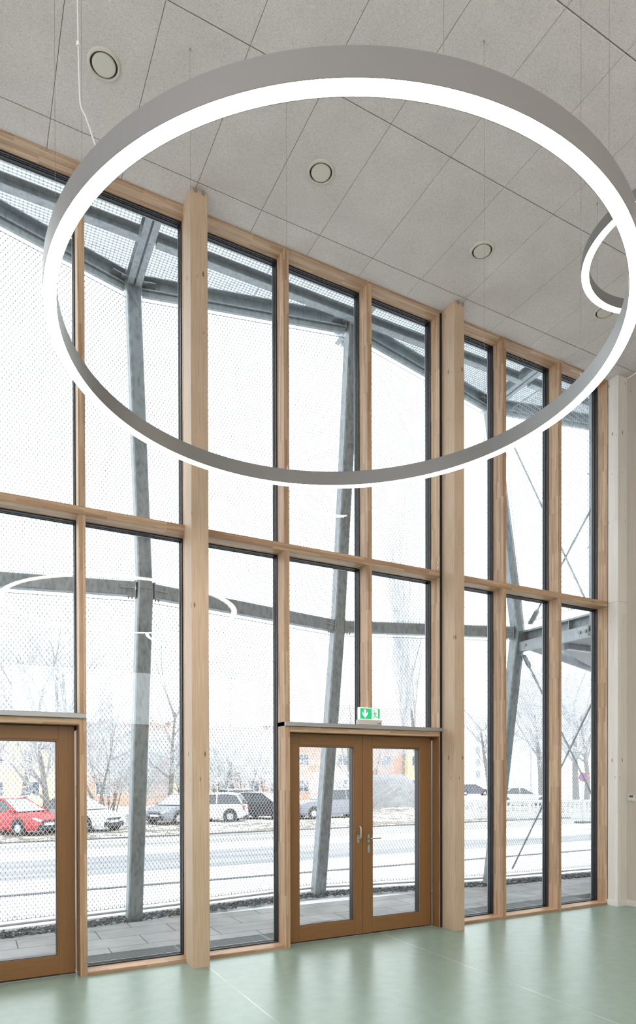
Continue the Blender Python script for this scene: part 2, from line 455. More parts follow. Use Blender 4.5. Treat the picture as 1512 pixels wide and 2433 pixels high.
# ------------------------------------------------------------------ windows
nwin = [0]
def window(x0, x1, z0, z1, seen=True):
    nwin[0] += 1
    w = S(empty('window_%d' % nwin[0], ((x0 + x1) / 2, 6.04, z0)))
    e = .006
    def ring(mb, t, y0, y1):
        mb.box(x0, x0 + t, y0, y1, z0, z1).box(x1 - t, x1, y0, y1, z0, z1)
        mb.box(x0 + t, x1 - t, y0, y1, z0, z0 + t).box(x0 + t, x1 - t, y0, y1, z1 - t, z1)
    mb = MB(); ring(mb, e, YG, 6.10); ring(mb, e + .0045, YG + .002, YG + .014); ring(mb, e + .0045, YG + .023, YG + .032); ring(mb, e + .007, YG + .042, 6.064)
    mb.build('window_frame', GASKET, w)
    mb = MB(); ring(mb, .012, 6.098, 6.108); mb.build('spacer', ALU_GREY, w)
    mb = MB()
    for y in (6.070, 6.0875, 6.105):
        mb.add([(x0, y, z0), (x1, y, z0), (x1, y, z1), (x0, y, z1)], [(0, 1, 2, 3)])
    mb.build('pane', GLASS, w)
    return w
up = [(-3.85, -3.02), (-2.96, -2.09), (-2.03, -1.30), (-.98, -.165), (-.108, .808), (.865, 1.752), (1.85, 2.722), (2.781, 3.687), (3.743, 4.636), (4.80, 5.572), (5.631, 6.498), (6.555, 7.406)]
for x0, x1 in up: window(x0, x1, T1, HEAD)
for x0, x1 in up:
    window(x0, x1, 2.236 if (-.2 < x0 < .5 or 2.7 < x0 < 4) else SILL, T0)

for x0, x1 in BW:  # added back glazing, lets extra daylight into the hall
    nwin[0] += 1
    w = S(empty('window_%d' % nwin[0], ((x0 + x1) / 2, YB, 3.0)))
    mb = MB()
    for a, b in ((x0, x0 + .07), (x1 - .07, x1), ((x0 + x1) / 2 - .03, (x0 + x1) / 2 + .03)): mb.box(a, b, YB - .12, YB - .03, 3.0, 4.5)
    for a, b in ((3.0, 3.07), (4.43, 4.5)): mb.box(x0, x1, YB - .12, YB - .03, a, b)
    mb.build('window_frame', LARCH_H, w)
    MB().add([(x0, YB - .08, 3.0), (x1, YB - .08, 3.0), (x1, YB - .08, 4.5), (x0, YB - .08, 4.5)], [(0, 1, 2, 3)]).build('pane', GLASS, w)

for y0, y1 in LW:  # added side glazing, lets extra daylight into the hall
    nwin[0] += 1
    w = S(empty('window_%d' % nwin[0], (XL, (y0 + y1) / 2, 1.6)))
    mb = MB()
    for a, b in ((y0, y0 + .07), (y1 - .07, y1)): mb.box(XL - .12, XL - .03, a, b, 1.6, 6.3)
    for a, b in ((1.6, 1.67), (3.9, 3.97), (6.23, 6.3)): mb.box(XL - .12, XL - .03, y0, y1, a, b)
    mb.build('window_frame', LARCH_H, w)
    MB().add([(XL - .08, y0, 1.6), (XL - .08, y1, 1.6), (XL - .08, y1, 6.3), (XL - .08, y0, 6.3)], [(0, 1, 2, 3)]).build('pane', GLASS, w)

# ------------------------------------------------------------------ doors
def leaf(parent, x0, x1, gx0, gx1, z0=.012, z1=2.134, gz0=.172, gz1=2.004):
    y0, y1 = 5.982, 6.05
    L = empty('door_leaf', ((x0 + x1) / 2, 6.01, 0)); L.parent = parent; L.location = L.location - parent.location
    b = .003
    mb = MB().bev(x0, gx0 - .014, y0, y1, z0, z1, b).bev(gx1 + .014, x1, y0, y1, z0, z1, b)
    mb.build('stile', DOORWOOD, L)
    mb = MB().bev(gx0 - .0145, gx1 + .0145, y0, y1, z0, gz0 - .014, b, 'X').bev(gx0 - .0145, gx1 + .0145, y0, y1, gz1 + .014, z1, b, 'X')
    mb.build('rail', DOORWOOD_H, L)
    mb = MB()
    for a in ((gx0 - .014, gx0, gz0 - .014, gz1 + .014), (gx1, gx1 + .014, gz0 - .014, gz1 + .014), (gx0, gx1, gz0 - .014, gz0), (gx0, gx1, gz1, gz1 + .014)):
        mb.box(a[0], a[1], y0 + .006, y1, a[2], a[3])
    mb.build('glazing_bead', DOORWOOD, L)
    mb = MB(); t = .005
    for a in ((gx0, gx0 + t, gz0, gz1), (gx1 - t, gx1, gz0, gz1), (gx0, gx1, gz0, gz0 + t), (gx0, gx1, gz1 - t, gz1)):
        mb.box(a[0], a[1], y0 + .020, y1 + .02, a[2], a[3])
    mb.build('gasket', GASKET, L)
    mb = MB()
    for y in (6.045, 6.060): mb.add([(gx0, y, gz0), (gx1, y, gz0), (gx1, y, gz1), (gx0, y, gz1)], [(0, 1, 2, 3)])
    mb.build('pane', GLASS, L)
    MB().box(x0, x1, y0 - .002, y0 + .02, 0, z0 - .002).build('bottom_seal', GASKET, L)
    return L
def hinges(L, x, z):
    mb = MB()
    for z0, z1 in ((.02, .36), (.47, .98), (1.07, 1.52), (1.62, 2.10)): mb.tube((x, 5.972, z0), (x, 5.972, z1), .0055, n=10)
    mb.build('hinge_cover', STEEL, L)
    mb = MB()
    for zc in (.42, 1.025, 1.57): mb.tube((x, 5.972, zc - .05), (x, 5.972, zc + .05), .0075, n=12)
    mb.build('hinge', ALU_GREY, L)
def plate(mb, x, z0, z1, y=5.982, hw=.0155, th=.007):
    pts = []
    for i in range(9): a = PI * i / 8; pts.append((x + hw * math.cos(a), y, z1 - hw + hw * math.sin(a)))
    for i in range(9): a = PI + PI * i / 8; pts.append((x + hw * math.cos(a), y, z0 + hw + hw * math.sin(a)))
    mb.poly(pts, (0, -th, 0))
HW = mat('door_hardware', (.50, .47, .43), .36, .9)

d1 = S(empty('door_1', (.35, 6.0, 0)))
L = leaf(d1, -.10, .784, .055, .638)
hinges(L, .795, 0)
MB().bev(.800, .8085, YF + .01, YO, 0, 2.139, .001).box(-.108, .808, 6.052, YO, 2.10, 2.139).build('door_frame', DOORWOOD, d1)

d2 = S(empty('door_2', (3.70, 6.0, 0)))
L = leaf(d2, 2.800, 3.7005, 2.949, 3.590)
mb = MB(); plate(mb, 3.640, .985, 1.075)
mb.path([(3.640, 5.976, 1.03), (3.640, 5.955, 1.03), (3.641, 5.930, 1.037), (3.643, 5.922, 1.055), (3.643, 5.921, 1.10), (3.643, 5.922, 1.140), (3.640, 5.928, 1.158), (3.634, 5.938, 1.166)], [.009, .009, .009, .0088, .0085, .0082, .008, .007], 12)
mb.build('door_handle', HW, L, smooth=False)
L = leaf(d2, 3.7045, 4.602, 3.831, 4.452)
hinges(L, 4.615, 0)
mb = MB(); plate(mb, 3.770, .985, 1.075)
mb.path([(3.770, 5.976, 1.03), (3.770, 5.952, 1.03), (3.776, 5.934, 1.03), (3.79, 5.927, 1.0305), (3.83, 5.925, 1.031), (3.885, 5.927, 1.031), (3.903, 5.929, 1.031)], [.009, .009, .009, .0088, .0085, .0078, .006], 12)
mb.build('door_handle', HW, L, smooth=False)
mb = MB(); plate(mb, 3.770, .875, .965)
mb.build('escutcheon', HW, L)
MB().box(3.7675, 3.7725, 5.9735, 5.9755, .895, .925).tube((3.77, 5.975, .935), (3.77, 5.972, .935), .0075, n=16).build('keyhole', STEEL, L)
MB().box(3.699, 3.7052, 6.0, 6.04, .01, 2.13).build('meeting_seal', DARKGAP, d2)
MB().bev(4.6265, 4.6362, YF + .01, YO, 0, 2.139, .001).box(2.781, 4.636, 6.052, YO, 2.10, 2.139).box(2.781, 2.795, 5.97, YO, 0, 2.139).build('door_frame', DOORWOOD, d2)
MB().box(2.79, 4.63, 5.975, 6.14, -.01, .004).build('threshold', ALU_GREY, d2)
MB().box(-.1, .80, 5.975, 6.14, -.01, .004).build('threshold', ALU_GREY, d1)

# ------------------------------------------------------------------ exit sign on the ledge
es = tag(empty('exit_sign', (3.70, 5.87, 2.236)), 'small green and white emergency exit sign standing on the ledge above the double door', 'sign')
MB().bev(3.567, 3.852, 5.842, 5.90, 2.2362, 2.290, .003, 'X').build('base', mat('sign_base', (.60, .56, .52), .45), es)
MB().bev(3.582, 3.842, 5.853, 5.893, 2.290, 2.420, .003, 'X').build('panel', mat('sign_panel', (.85, .86, .86), .35, 0, ((1, 1, 1), .35)), es)
GREEN = mat('sign_green', (.012, .44, .17), .4, 0, ((.03, .8, .33), .35))
PICT = mat('sign_white', (.88, .88, .88), .4, 0, ((1, 1, 1), .45))
sx0, sx1, sz0, sz1 = 3.592, 3.8335, 2.299, 2.410
sm = 3.592 + (sx1 - sx0) * .585
y = 5.853
grn = MB().box(sx0, sm, y - .0012, y, sz0, sz1).box(sx1 - .022, sx1, y - .0012, y, sz0 + .008, sz1).box(sm, sx1, y - .0012, y, sz1 - .004, sz1)
gr = grn.build('green_field', GREEN, es)
cx = sx0 + .058; h = sz1 - sz0
mb = MB().poly([(cx - .012, y - .0012, sz1 - .014), (cx + .012, y - .0012, sz1 - .014), (cx + .012, y - .0012, sz0 + .052), (cx + .034, y - .0012, sz0 + .076), (cx + .034, y - .0012, sz0 + .052),
                (cx, y - .0012, sz0 + .010), (cx - .034, y - .0012, sz0 + .052), (cx - .034, y - .0012, sz0 + .076), (cx - .012, y - .0012, sz0 + .052)], (0, -.0008, 0))
mb.build('arrow', PICT, es)
rx = sm + .036; rz = sz0
mb = MB()
mb.tube((rx - .008, y, rz + .088), (rx - .008, y - .0016, rz + .088), .0078, n=16)
def stroke(pts, w):
    for (a, b), (c, d) in zip(pts[:-1], pts[1:]):
        v = Vector((c - a, d - b)).normalized(); nx, nz = -v.y * w / 2, v.x * w / 2
        mb.poly([(rx + a + nx, y, rz + b + nz), (rx + c + nx, y, rz + d + nz), (rx + c - nx, y, rz + d - nz), (rx + a - nx, y, rz + b - nz)], (0, -.0016, 0))
        mb.tube((rx + c, y, rz + d), (rx + c, y - .0016, rz + d), w / 2, n=8)
stroke([(.0, .070), (.006, .050)], .016)
stroke([(.004, .046), (-.004, .030), (-.015, .008)], .008)
stroke([(.007, .048), (.014, .024), (.034, .023)], .008)
stroke([(-.005, .071), (-.014, .055), (-.03, .054)], .006)
stroke([(.004, .073), (.018, .070), (.025, .055)], .006)
mb.build('running_figure', GREEN, es)
MB().box(3.797, 3.805, 5.841, 5.8425, 2.247, 2.257).box(3.815, 3.845, 5.841, 5.8425, 2.2475, 2.2505).box(3.815, 3.845, 5.841, 5.8425, 2.2535, 2.2565).box(3.815, 3.845, 5.841, 5.8425, 2.2595, 2.2625).build('marking', DARKGAP, es)

# ------------------------------------------------------------------ screw pair on the upright left of the post by the double door
ss = tag(empty('screw_pair', (4.636, 5.90, 4.03)), 'two shiny screw heads on the upright just above the cross rail beside the right post', 'screws')
for z in (4.085, 4.03): MB().tube((4.637, 5.885, z), (4.630, 5.885, z), .011, .006, 14).build('screw', STEEL, ss)

# ------------------------------------------------------------------ thermostat
th = tag(empty('thermostat', (XW, 5.64, 1.40)), 'small white room thermostat with grey display on the right wall', 'thermostat')
ty0, ty1, tz0, tz1 = 5.582, 5.662, 1.368, 1.452
MB().bev(XW - .024, XW, ty0, ty1, tz0, tz1, .003, 'Y').build('housing', WHITEPL, th)
MB().box(XW - .0255, XW - .024, ty0 + .010, ty1 - .012, tz0 + .046, tz1 - .010).build('display', mat('lcd', (.10, .12, .12), .25), th)
MB().tube((XW - .024, ty0 + .04, tz0 + .016), (XW - .028, ty0 + .04, tz0 + .016), .013, .012, 24).build('dial', mat('dial_plastic', (.7, .7, .7), .4), th)

# ------------------------------------------------------------------ round ceiling vents
vl = ['round cream ceiling vent above the window bay with the left door, nearest the camera',
      'round cream ceiling vent seen in the middle of the big ring lamp',
      'round cream ceiling vent on the ceiling beyond the post by the double door',
      'round cream ceiling vent partly hidden behind the small ring lamp']
vent0 = None
for (x, y), lb in zip(((.875, 4.966), (2.672, 4.982), (4.475, 4.985), (6.275, 5.0)), vl):
    if vent0 is None:
        v = empty('ceiling_vent', (x, y, CZ)); vent0 = v
        MB().lathe([(.097, .03), (.097, -.006), (.098, -.014), (.106, -.016), (.116, -.008), (.119, .0)], (x, y, CZ), 64).build('rim', CREAM, v, smooth=True)
        MB().lathe([(0., -.019), (.070, -.019), (.080, -.016), (.083, -.010), (.083, .0), (0, .0)], (x, y, CZ), 64).build('disc', CREAM, v, smooth=False)
        MB().lathe([(.0, -.0015), (.096, -.0015)], (x, y, CZ), 48).build('throat', DARKGAP, v)
    else:
        v = copy_tree(vent0); v.location = (x, y, CZ)
    tag(v, lb, 'vent', 'round vents in the ceiling')

# ------------------------------------------------------------------ ring lamps
def ring_lamp(cx, cy, z, Ro, Ri, hgt, wires, label, up=False):
    t = empty('ring_lamp', (cx, cy, z + hgt)); tag(t, label, 'lamp', 'ring lamps')
    n = 180; e = .0022
    MB().lathe([(Ro, 0), (Ro, hgt - .003), (Ro - .003, hgt), (Ri + .003, hgt), (Ri, hgt - .003), (Ri, 0), (Ri + e, 0), (Ri + e, .03), (Ro - e, .03), (Ro - e, 0)], (cx, cy, z), n, True).build('housing', RINGPAINT, t, smooth=False)
    MB().lathe([(Ri + e, .0005), (Ro - e, .0005)], (cx, cy, z), n).build('diffuser', DIFF, t)
    if up: MB().lathe([(Ri + .006, hgt + .0008), (Ro - .006, hgt + .0008)], (cx, cy, z), n).build('fill_glow', FILL_GLOW, t)  # extra upward glow, only on the added lamps
    rm = (Ro + Ri) / 2 - .006
    for a in wires:
        x, y = cx + rm * math.cos(math.radians(a)), cy + rm * math.sin(math.radians(a))
        w = MB().tube((x, y, z + hgt + .03), (x, y, CZ), .0009, n=6).build('suspension_wire', WIRE, t)
        MB().tube((x, y, z + hgt - .001), (x, y, z + hgt + .012), .0055, .0055, 12).tube((x, y, z + hgt + .012), (x, y, z + hgt + .040), .0042, .0018, 12).build('wire_grip', STEEL, w)
        MB().tube((x, y, CZ - .022), (x, y, CZ + .001), .003, .007, 12).build('ceiling_anchor', STEEL, w)
    return t
RL = ring_lamp(1.805, 3.160, 3.95, 1.511, 1.449, .106, (16, -17, 76, 106, -74, -106, 164, 197),
          'large white glowing ring lamp hanging in front of the tall windows')
ring_lamp(-1.9, .2, 4.8, 1.511, 1.449, .106, (45, 135, 225, 315), 'large added fill ring lamp, unseen behind the camera on the left side of the hall', up=True)  # this and the next two: unseen lamps added to brighten the hall
ring_lamp(4.6, -.9, 4.6, 1.511, 1.449, .106, (45, 135, 225, 315), 'large added fill ring lamp, unseen behind the camera on the right side of the hall', up=True)
ring_lamp(1.4, -3.2, 5.3, 1.511, 1.449, .106, (45, 135, 225, 315), 'large added fill ring lamp, unseen at the back of the hall', up=True)
cable = [(.439, 2.607, 4.056), (.425, 2.607, 4.10), (.400, 2.607, 4.167), (.391, 2.607, 4.19), (.378, 2.607, 4.208), (.372, 2.607, 4.235), (.369, 2.607, 4.33), (.367, 2.607, 4.45), (.366, 2.607, 4.55), (.363, 2.607, 4.68), (.362, 2.61, 5.2), (.370, 2.63, 6.0), (.378, 2.65, CZ)]
MB().path(cable, .0032, 8).build('power_cable', mat('clear_cable', (.66, .64, .66), .3), RL)
MB().tube((.366, 2.607, 4.437), (.366, 2.607, 4.452), .0062, n=10).build('cable_clip', WHITEPL, RL)
ring_lamp(5.154, 3.392, 6.0, .747, .683, .100, (100, 190, 280, 10), 'small white glowing ring lamp hanging higher near the right edge, behind the large one')

# ------------------------------------------------------------------ outside: terrace, grates, gravel
def prof(Y):
    P = [(-.03, 0), (-.05, 8.5), (-.42, 12.5), (-.65, 24), (-.95, 60), (-1.5, 400)]
    for (z0, y0), (z1, y1) in zip(P[:-1], P[1:]):
        if Y <= y1: return z0 + (z1 - z0) * max(0, (Y - y0) / (y1 - y0))
    return -1.5
YS = [7.6, 8.5, 10, 12.5, 14, 16, 18, 20, 22, 24, 30, 40, 60, 120, 400]
def strip(name, ya, yb, xa, xb, m, dz=0., label=None):
    yy = [ya] + [y for y in YS if ya < y < yb] + [yb]; mb = MB()
    vs = []
    for y in yy: vs += [(xa, y, prof(y) + dz), (xb, y, prof(y) + dz)]
    mb.add(vs, [(2 * i, 2 * i + 1, 2 * i + 3, 2 * i + 2) for i in range(len(yy) - 1)])
    lo = [(xa, ya, -3 + dz), (xb, ya, -3 + dz), (xa, yb, -3 + dz), (xb, yb, -3 + dz)]
    mb.add([vs[0], vs[1], vs[-1], vs[-2], lo[0], lo[1], lo[3], lo[2]], [(0, 4, 5, 1), (1, 5, 6, 2), (2, 6, 7, 3), (3, 7, 4, 0), (4, 7, 6, 5)])
    return S(mb.build(name, m), label)
strip('snowy_ground', 7.6, 400, -120, 330, SNOW)
S(MB().box(-90, 100, -120, YB - .15, -.6, -.05).build('snowy_yard', SNOWP))
S(MB().box(-10, 16, 6.60, 7.86, -.2, -.022).build('terrace_paving', PAVER))
S(MB().box(-10, 16, 6.14, 6.60, -.45, -.30).build('grate_trench', mat('dark_concrete', (.05, .05, .05), .9)))
strip('curb', 12.80, 12.95, -120, 330, mat('curb_stone', (.10, .10, .105), .8, spec=.1), .02)
strip('snow_strip', 12.95, 15.0, -120, 330, mat('packed_snow', (.82, .83, .85), .7), .012)
strip('road', 15.0, 19.1, -120, 330, ROAD, .008)
strip('snow_median', 19.1, 21.4, -120, 330, SNOWP, .02)
strip('far_lane', 21.4, 25.6, -120, 330, SLUSH, .008)
strip('far_curb', 25.6, 25.78, -120, 330, MATS['curb_stone'], .05)
strip('parking_strip', 25.78, 44, -120, 330, SNOW2, .012)
# snow covered traffic island
mb = MB(); pts = []
for i in range(40):
    a = 2 * PI * i / 40; x, yv = 18.2 + 3.4 * math.cos(a), 17.6 + .95 * math.sin(a); pts.append((x, yv, prof(yv) + .015))
mb.poly(pts, (0, 0, .07))
S(mb.build('traffic_island', SNOWP))

GRATE = mat('grate_steel', (.30, .33, .34), .5, .5)
gl = ['outside the window left of the single door', 'outside the single door', 'outside the lower window left of the first post', 'outside the lower window right of the first post',
      'outside the left leaf of the double door', 'outside the right leaf of the double door', 'outside the narrow window right of the second post', 'outside the second window from the right', 'outside the rightmost lower window']
x0 = -1.05
for i, lb in enumerate(gl):
    a, b = x0 + i * .957, x0 + (i + 1) * .957 - .012
    mb = MB(); y0, y1, z0, z1 = 6.17, 6.59, -.050, -.024
    for k in range(15):
        yy = y0 + (y1 - y0) * k / 14; mb.box(a, b, yy - .0012, yy + .0012, z0, z1)
    k = int((b - a) / .0125)
    for j in range(k + 1):
        xx = a + (b - a) * j / k; mb.box(xx - .001, xx + .001, y0, y1, z0 + .008, z1)
    fr = MB().box(a, a + .004, y0, y1, z0, z1 + .002).box(b - .004, b, y0, y1, z0, z1 + .002).box(a, b, y0 - .003, y0, z0, z1 + .002).box(a, b, y1, y1 + .003, z0, z1 + .002)
    g = mb.build('foot_grate', GRATE)
    fr.build('rim', GALV2, g)
    tag(g, 'galvanised foot grate set in the paving ' + lb, 'grate', 'foot grates along the glass front')

BASE = [(-3.8, 8.2), (-1.0, 7.72), (1.727, 8.06), (4.439, 8.42), (7.267, 7.93), (10.2, 7.80), (13, 8.1)]
def gy(x):
    for (a, ya), (b, yb) in zip(BASE[:-1], BASE[1:]):
        if a <= x <= b: return ya + (yb - ya) * (x - a) / (b - a)
    return 8.
mb = MB()
for i in range(7500):
    x = R.uniform(-1.6, 12); t = R.random(); y = gy(x) - .17 + .34 * t; y = max(y, 7.80 if R.random() < .1 else gy(x) - .17)
    s = R.uniform(.008, .022) ; z = -.018 + R.uniform(0, .02); a = R.uniform(0, PI); q = R.uniform(-.5, .5)
    u = Vector((math.cos(a), math.sin(a), q)) * s; v = Vector((-math.sin(a), math.cos(a), R.uniform(-.4, .4))) * s * R.uniform(.35, .7); w = Vector((0, 0, 1)) * s * .3
    p = Vector((x, y, z))
    mb.add([p - u - v - w, p + u - v - w, p + u * .8 + v - w, p - u * .9 + v - w, p - u * .8 - v * .8 + w, p + u * .8 - v * .8 + w, p + u * .6 + v * .7 + w, p - u * .7 + v * .8 + w],
           [(0, 3, 2, 1), (4, 5, 6, 7), (0, 1, 5, 4), (1, 2, 6, 5), (2, 3, 7, 6), (3, 0, 4, 7)])
tag(mb.build('slate_gravel', SLATE), 'strip of dark grey slate chips along the foot of the wire net', 'gravel', kind='stuff')
# snow lying just behind the gravel, under the net
mb = MB(); up_, lo_ = [], []
k = 60
vs = []
for i in range(k + 1):
    x = -1.6 + 13.5 * i / k; y = gy(x)
    vs += [(x, y + .13, -.04), (x, y + .15, .012), (x, y + .24, .03), (x, y + .55, -.02), (x, y + .6, -.1)]
mb.add(vs, [(i * 5 + j, (i + 1) * 5 + j, (i + 1) * 5 + j + 1, i * 5 + j + 1) for i in range(k) for j in range(4)])
S(mb.build('snow_edge', SNOWP))

# ------------------------------------------------------------------ steel columns, ring beams, walkway
MID = [(-3.8, 7.6, 3.9), (-1.0, 8.44, 3.9), (1.812, 7.815, 3.9), (4.780, 8.42, 3.9), (7.45, 7.50, 3.9), (10.3, 8.45, 3.85)]
TOP = [(-3.8, 8.0, 7.6), (-1.0, 7.28, 7.6), (1.728, 7.995, 7.6), (4.42, 7.375, 7.6), (7.30, 7.955, 7.6), (10.2, 7.33, 7.6)]
FOOT = [(x, y, -.06) for x, y in BASE[:6]]
FOOT[3] = (4.44, 8.42, -.06)
cl = {1: None, 2: 'kinked galvanised steel column outside the window left of the first timber post', 3: 'leaning galvanised steel column seen through the left leaf of the double door',
      4: 'galvanised steel column with cross bracing outside the right windows', 5: 'galvanised steel column at the far right end of the outside walkway'}
for i in (2, 3, 4):
    c = tag(empty('steel_column', FOOT[i]), cl[i], 'column', 'galvanised columns carrying the wire nets')
    a, b, d = Vector(FOOT[i]), Vector(MID[i]), Vector(TOP[i])
    MB().beam(a, b, .175, .175, (1, 0, 0)).build('lower_shaft', GALV, c)
    MB().beam(b - Vector((0, 0, .0)), d - Vector((0, 0, .02)), .165, .165, (1, 0, 0)).build('upper_shaft', GALV, c)
    MB().beam(b - Vector((0, 0, .004)), b + Vector((0, 0, .004)), .182, .182, (1, 0, 0)).build('joint_plate', GALV, c)
    mb = MB().box(d.x - .15, d.x + .15, d.y - .12, d.y + .12, d.z - .035, d.z - .018)
    mb.build('top_plate', GALV, c)
def ring_beam(P, i, h, w, lbl, gap=.11, sec='box'):
    a, b = Vector(P[i]), Vector(P[i + 1]); d = (b - a).normalized(); a2, b2 = a + d * gap, b - d * gap
    o = tag(empty('steel_beam', (a2 + b2) / 2), lbl, 'beam')
    if sec == 'box':
        MB().beam(a2, b2, w, h).build('rail', GALV, o)
    else:
        MB().beam(a2, b2, w, h, prof=[(-w / 2, -h / 2), (w / 2, -h / 2), (w / 2, -h / 2 + .012), (-w / 2 + .012, -h / 2 + .012), (-w / 2 + .012, h / 2 - .012), (w / 2, h / 2 - .012), (w / 2, h / 2), (-w / 2, h / 2)]).build('rail', GALV_LIT, o)
        MB().beam(a2 + Vector((0, 0, -h / 2 - .035)), b2 + Vector((0, 0, -h / 2 - .035)), .05, .06).build('net_rail', GALV_LIT, o)
    for p, sg in ((a2, 1), (b2, -1)):
        q = p + d * sg * .05
        MB().beam(p - d * sg * .012, p + d * sg * .002, w + .02, h + .03).build('end_plate', GALV2, o)
        MB().beam(p, p + d * sg * .16 , w + .03, .012).build('cleat', GALV2, o)
        for k in (-1, 1):
            MB().tube(q + Vector((0, 0, -h / 2 - .03)) + k * d * .02, q + Vector((0, 0, -h / 2)) + k * d * .02, .010, n=8).build('bolt', GALV2, o)
    return o
ml = ['galvanised middle beam at mid height running out of the frame on the left', 'galvanised middle beam between the kinked column and the leaning column', 'galvanised middle beam from the leaning column to the braced column']
tl = ['galvanised top channel beam under the walkway at the upper left', 'galvanised top channel beam between the kinked column and the leaning column', 'galvanised top channel beam from the leaning column to the braced column', 'galvanised top channel beam behind the side net at the far right']
for i, lb in zip((1, 2, 3), ml): ring_beam(MID, i, .165, .12, lb)
for i, lb in zip((1, 2, 3, 4), tl): ring_beam(TOP, i, .17, .09, lb, sec='C')
# cantilever brackets (I-beams) carrying the walkway
def ibeam(p0, p1, w, h, tf=.011, tw=.009):
    return [(-w / 2, -h / 2), (w / 2, -h / 2), (w / 2, -h / 2 + tf), (tw / 2, -h / 2 + tf), (tw / 2, h / 2 - tf), (w / 2, h / 2 - tf), (w / 2, h / 2), (-w / 2, h / 2), (-w / 2, h / 2 - tf), (-tw / 2, h / 2 - tf), (-tw / 2, -h / 2 + tf), (-w / 2, -h / 2 + tf)]
bl = ['galvanised cantilever bracket of the walkway above the kinked column', 'galvanised cantilever bracket of the walkway above the leaning column', 'galvanised cantilever bracket of the walkway above the braced column', 'galvanised cantilever bracket of the walkway at the far right']
for i, lb in zip((2, 3, 4, 5), bl):
    d = TOP[i]; yo = max(d[1], 7.6)
    o = tag(empty('bracket_beam', (d[0], 6.2, 7.66)), lb, 'beam', 'cantilever brackets under the walkway')
    a, b = (d[0], 6.16, 7.68), (d[0], yo + .12, 7.58)
    for q in (-.047, .047):
        s2 = 1 if q > 0 else -1; pc = [(-.035 * s2, -.075), (.035 * s2, -.075), (.035 * s2, -.065), (-.024 * s2, -.065), (-.024 * s2, .065), (.035 * s2, .065), (.035 * s2, .075), (-.035 * s2, .075)]
        MB().beam((a[0] + q, a[1], a[2]), (b[0] + q, b[1], b[2]), .07, .15, prof=pc).build('channel', GALV_LIT, o)
    MB().box(d[0] - .1, d[0] + .1, 6.16, 6.175, 7.55, 7.80).build('wall_plate', GALV2, o)
# straight inner beam under the grating
il = ['galvanised inner beam under the walkway left of the first bracket', 'galvanised inner beam under the walkway between first and second bracket', 'galvanised inner beam under the walkway between second and third bracket', 'galvanised inner beam under the walkway right of the third bracket']
xs_ = [-1.5, TOP[2][0], TOP[3][0], TOP[4][0], 10.2]
for i, lb in enumerate(il):
    a, b = (xs_[i] + .09, 7.21, 7.58), (xs_[i + 1] - .09, 7.21, 7.58)
    o = tag(empty('walkway_beam', ((a[0] + b[0]) / 2, 7.21, 7.58)), lb, 'beam')
    MB().beam(a, b, .09, .13, prof=[(-.045, -.065), (.045, -.065), (.045, -.055), (-.035, -.055), (-.035, .055), (.045, .055), (.045, .065), (-.045, .065)]).build('channel', GALV_LIT, o)
# gratings
gl = ['walkway grating panel at the upper left, out of the frame on its left', 'walkway grating panel left of the first bracket', 'walkway grating panel between first bracket and mid bay', 'walkway grating panel in front of the second bracket',
      'walkway grating panel right of the second bracket', 'walkway grating panel left of the third bracket', 'walkway grating panel right of the third bracket', 'walkway grating panel at the far right']
xg = [-1.5, .10, 1.72, 3.15, 4.42, 5.85, 7.30, 8.75, 10.2]
def topy(x):
    for (a, ya, _), (b, yb, _) in zip(TOP[:-1], TOP[1:]):
        if a <= x <= b: return ya + (yb - ya) * (x - a) / (b - a)
    return 7.5
for i, lb in enumerate(gl):
    a, b = xg[i] + .006, xg[i + 1] - .006; mb = MB(); z0, z1 = 7.699, 7.722
    n = int((b - a) / .0395)
    for j in range(n + 1):
        x = a + (b - a) * j / n; mb.box(x - .0016, x + .0016, 6.17, topy(x) + .05, z0, z1)
    ymax = max(topy(a), topy(b)); k = 0
    while True:
        y = 6.19 + k * .0395; k += 1
        if y > ymax + .05: break
        xa, xb = a, b
        if y > topy(a) + .05: xa = a + (b - a) * (y - .05 - topy(a)) / (topy(b) - topy(a))
        if y > topy(b) + .05: xb = a + (b - a) * (y - .05 - topy(a)) / (topy(b) - topy(a))
        if xb - xa > .02: mb.box(xa, xb, y - .0012, y + .0012, z0 + .004, z1)
    g = mb.build('walkway_grating', GALV_LIT)
    tag(g, 'galvanised steel ' + lb, 'grating', 'walkway grating panels above the windows')
    for y in (6.95, 7.25):
        if i in (1, 3, 6):
            MB().box(b - .03, b - .024, y - .07, y + .07, z0 - .02, z0).box(b - .05, b - .01, y - .05, y - .03, z0 - .028, z0 - .02).box(b - .05, b - .01, y + .03, y + .05, z0 - .028, z0 - .02).build('clamp', GALV2, g)

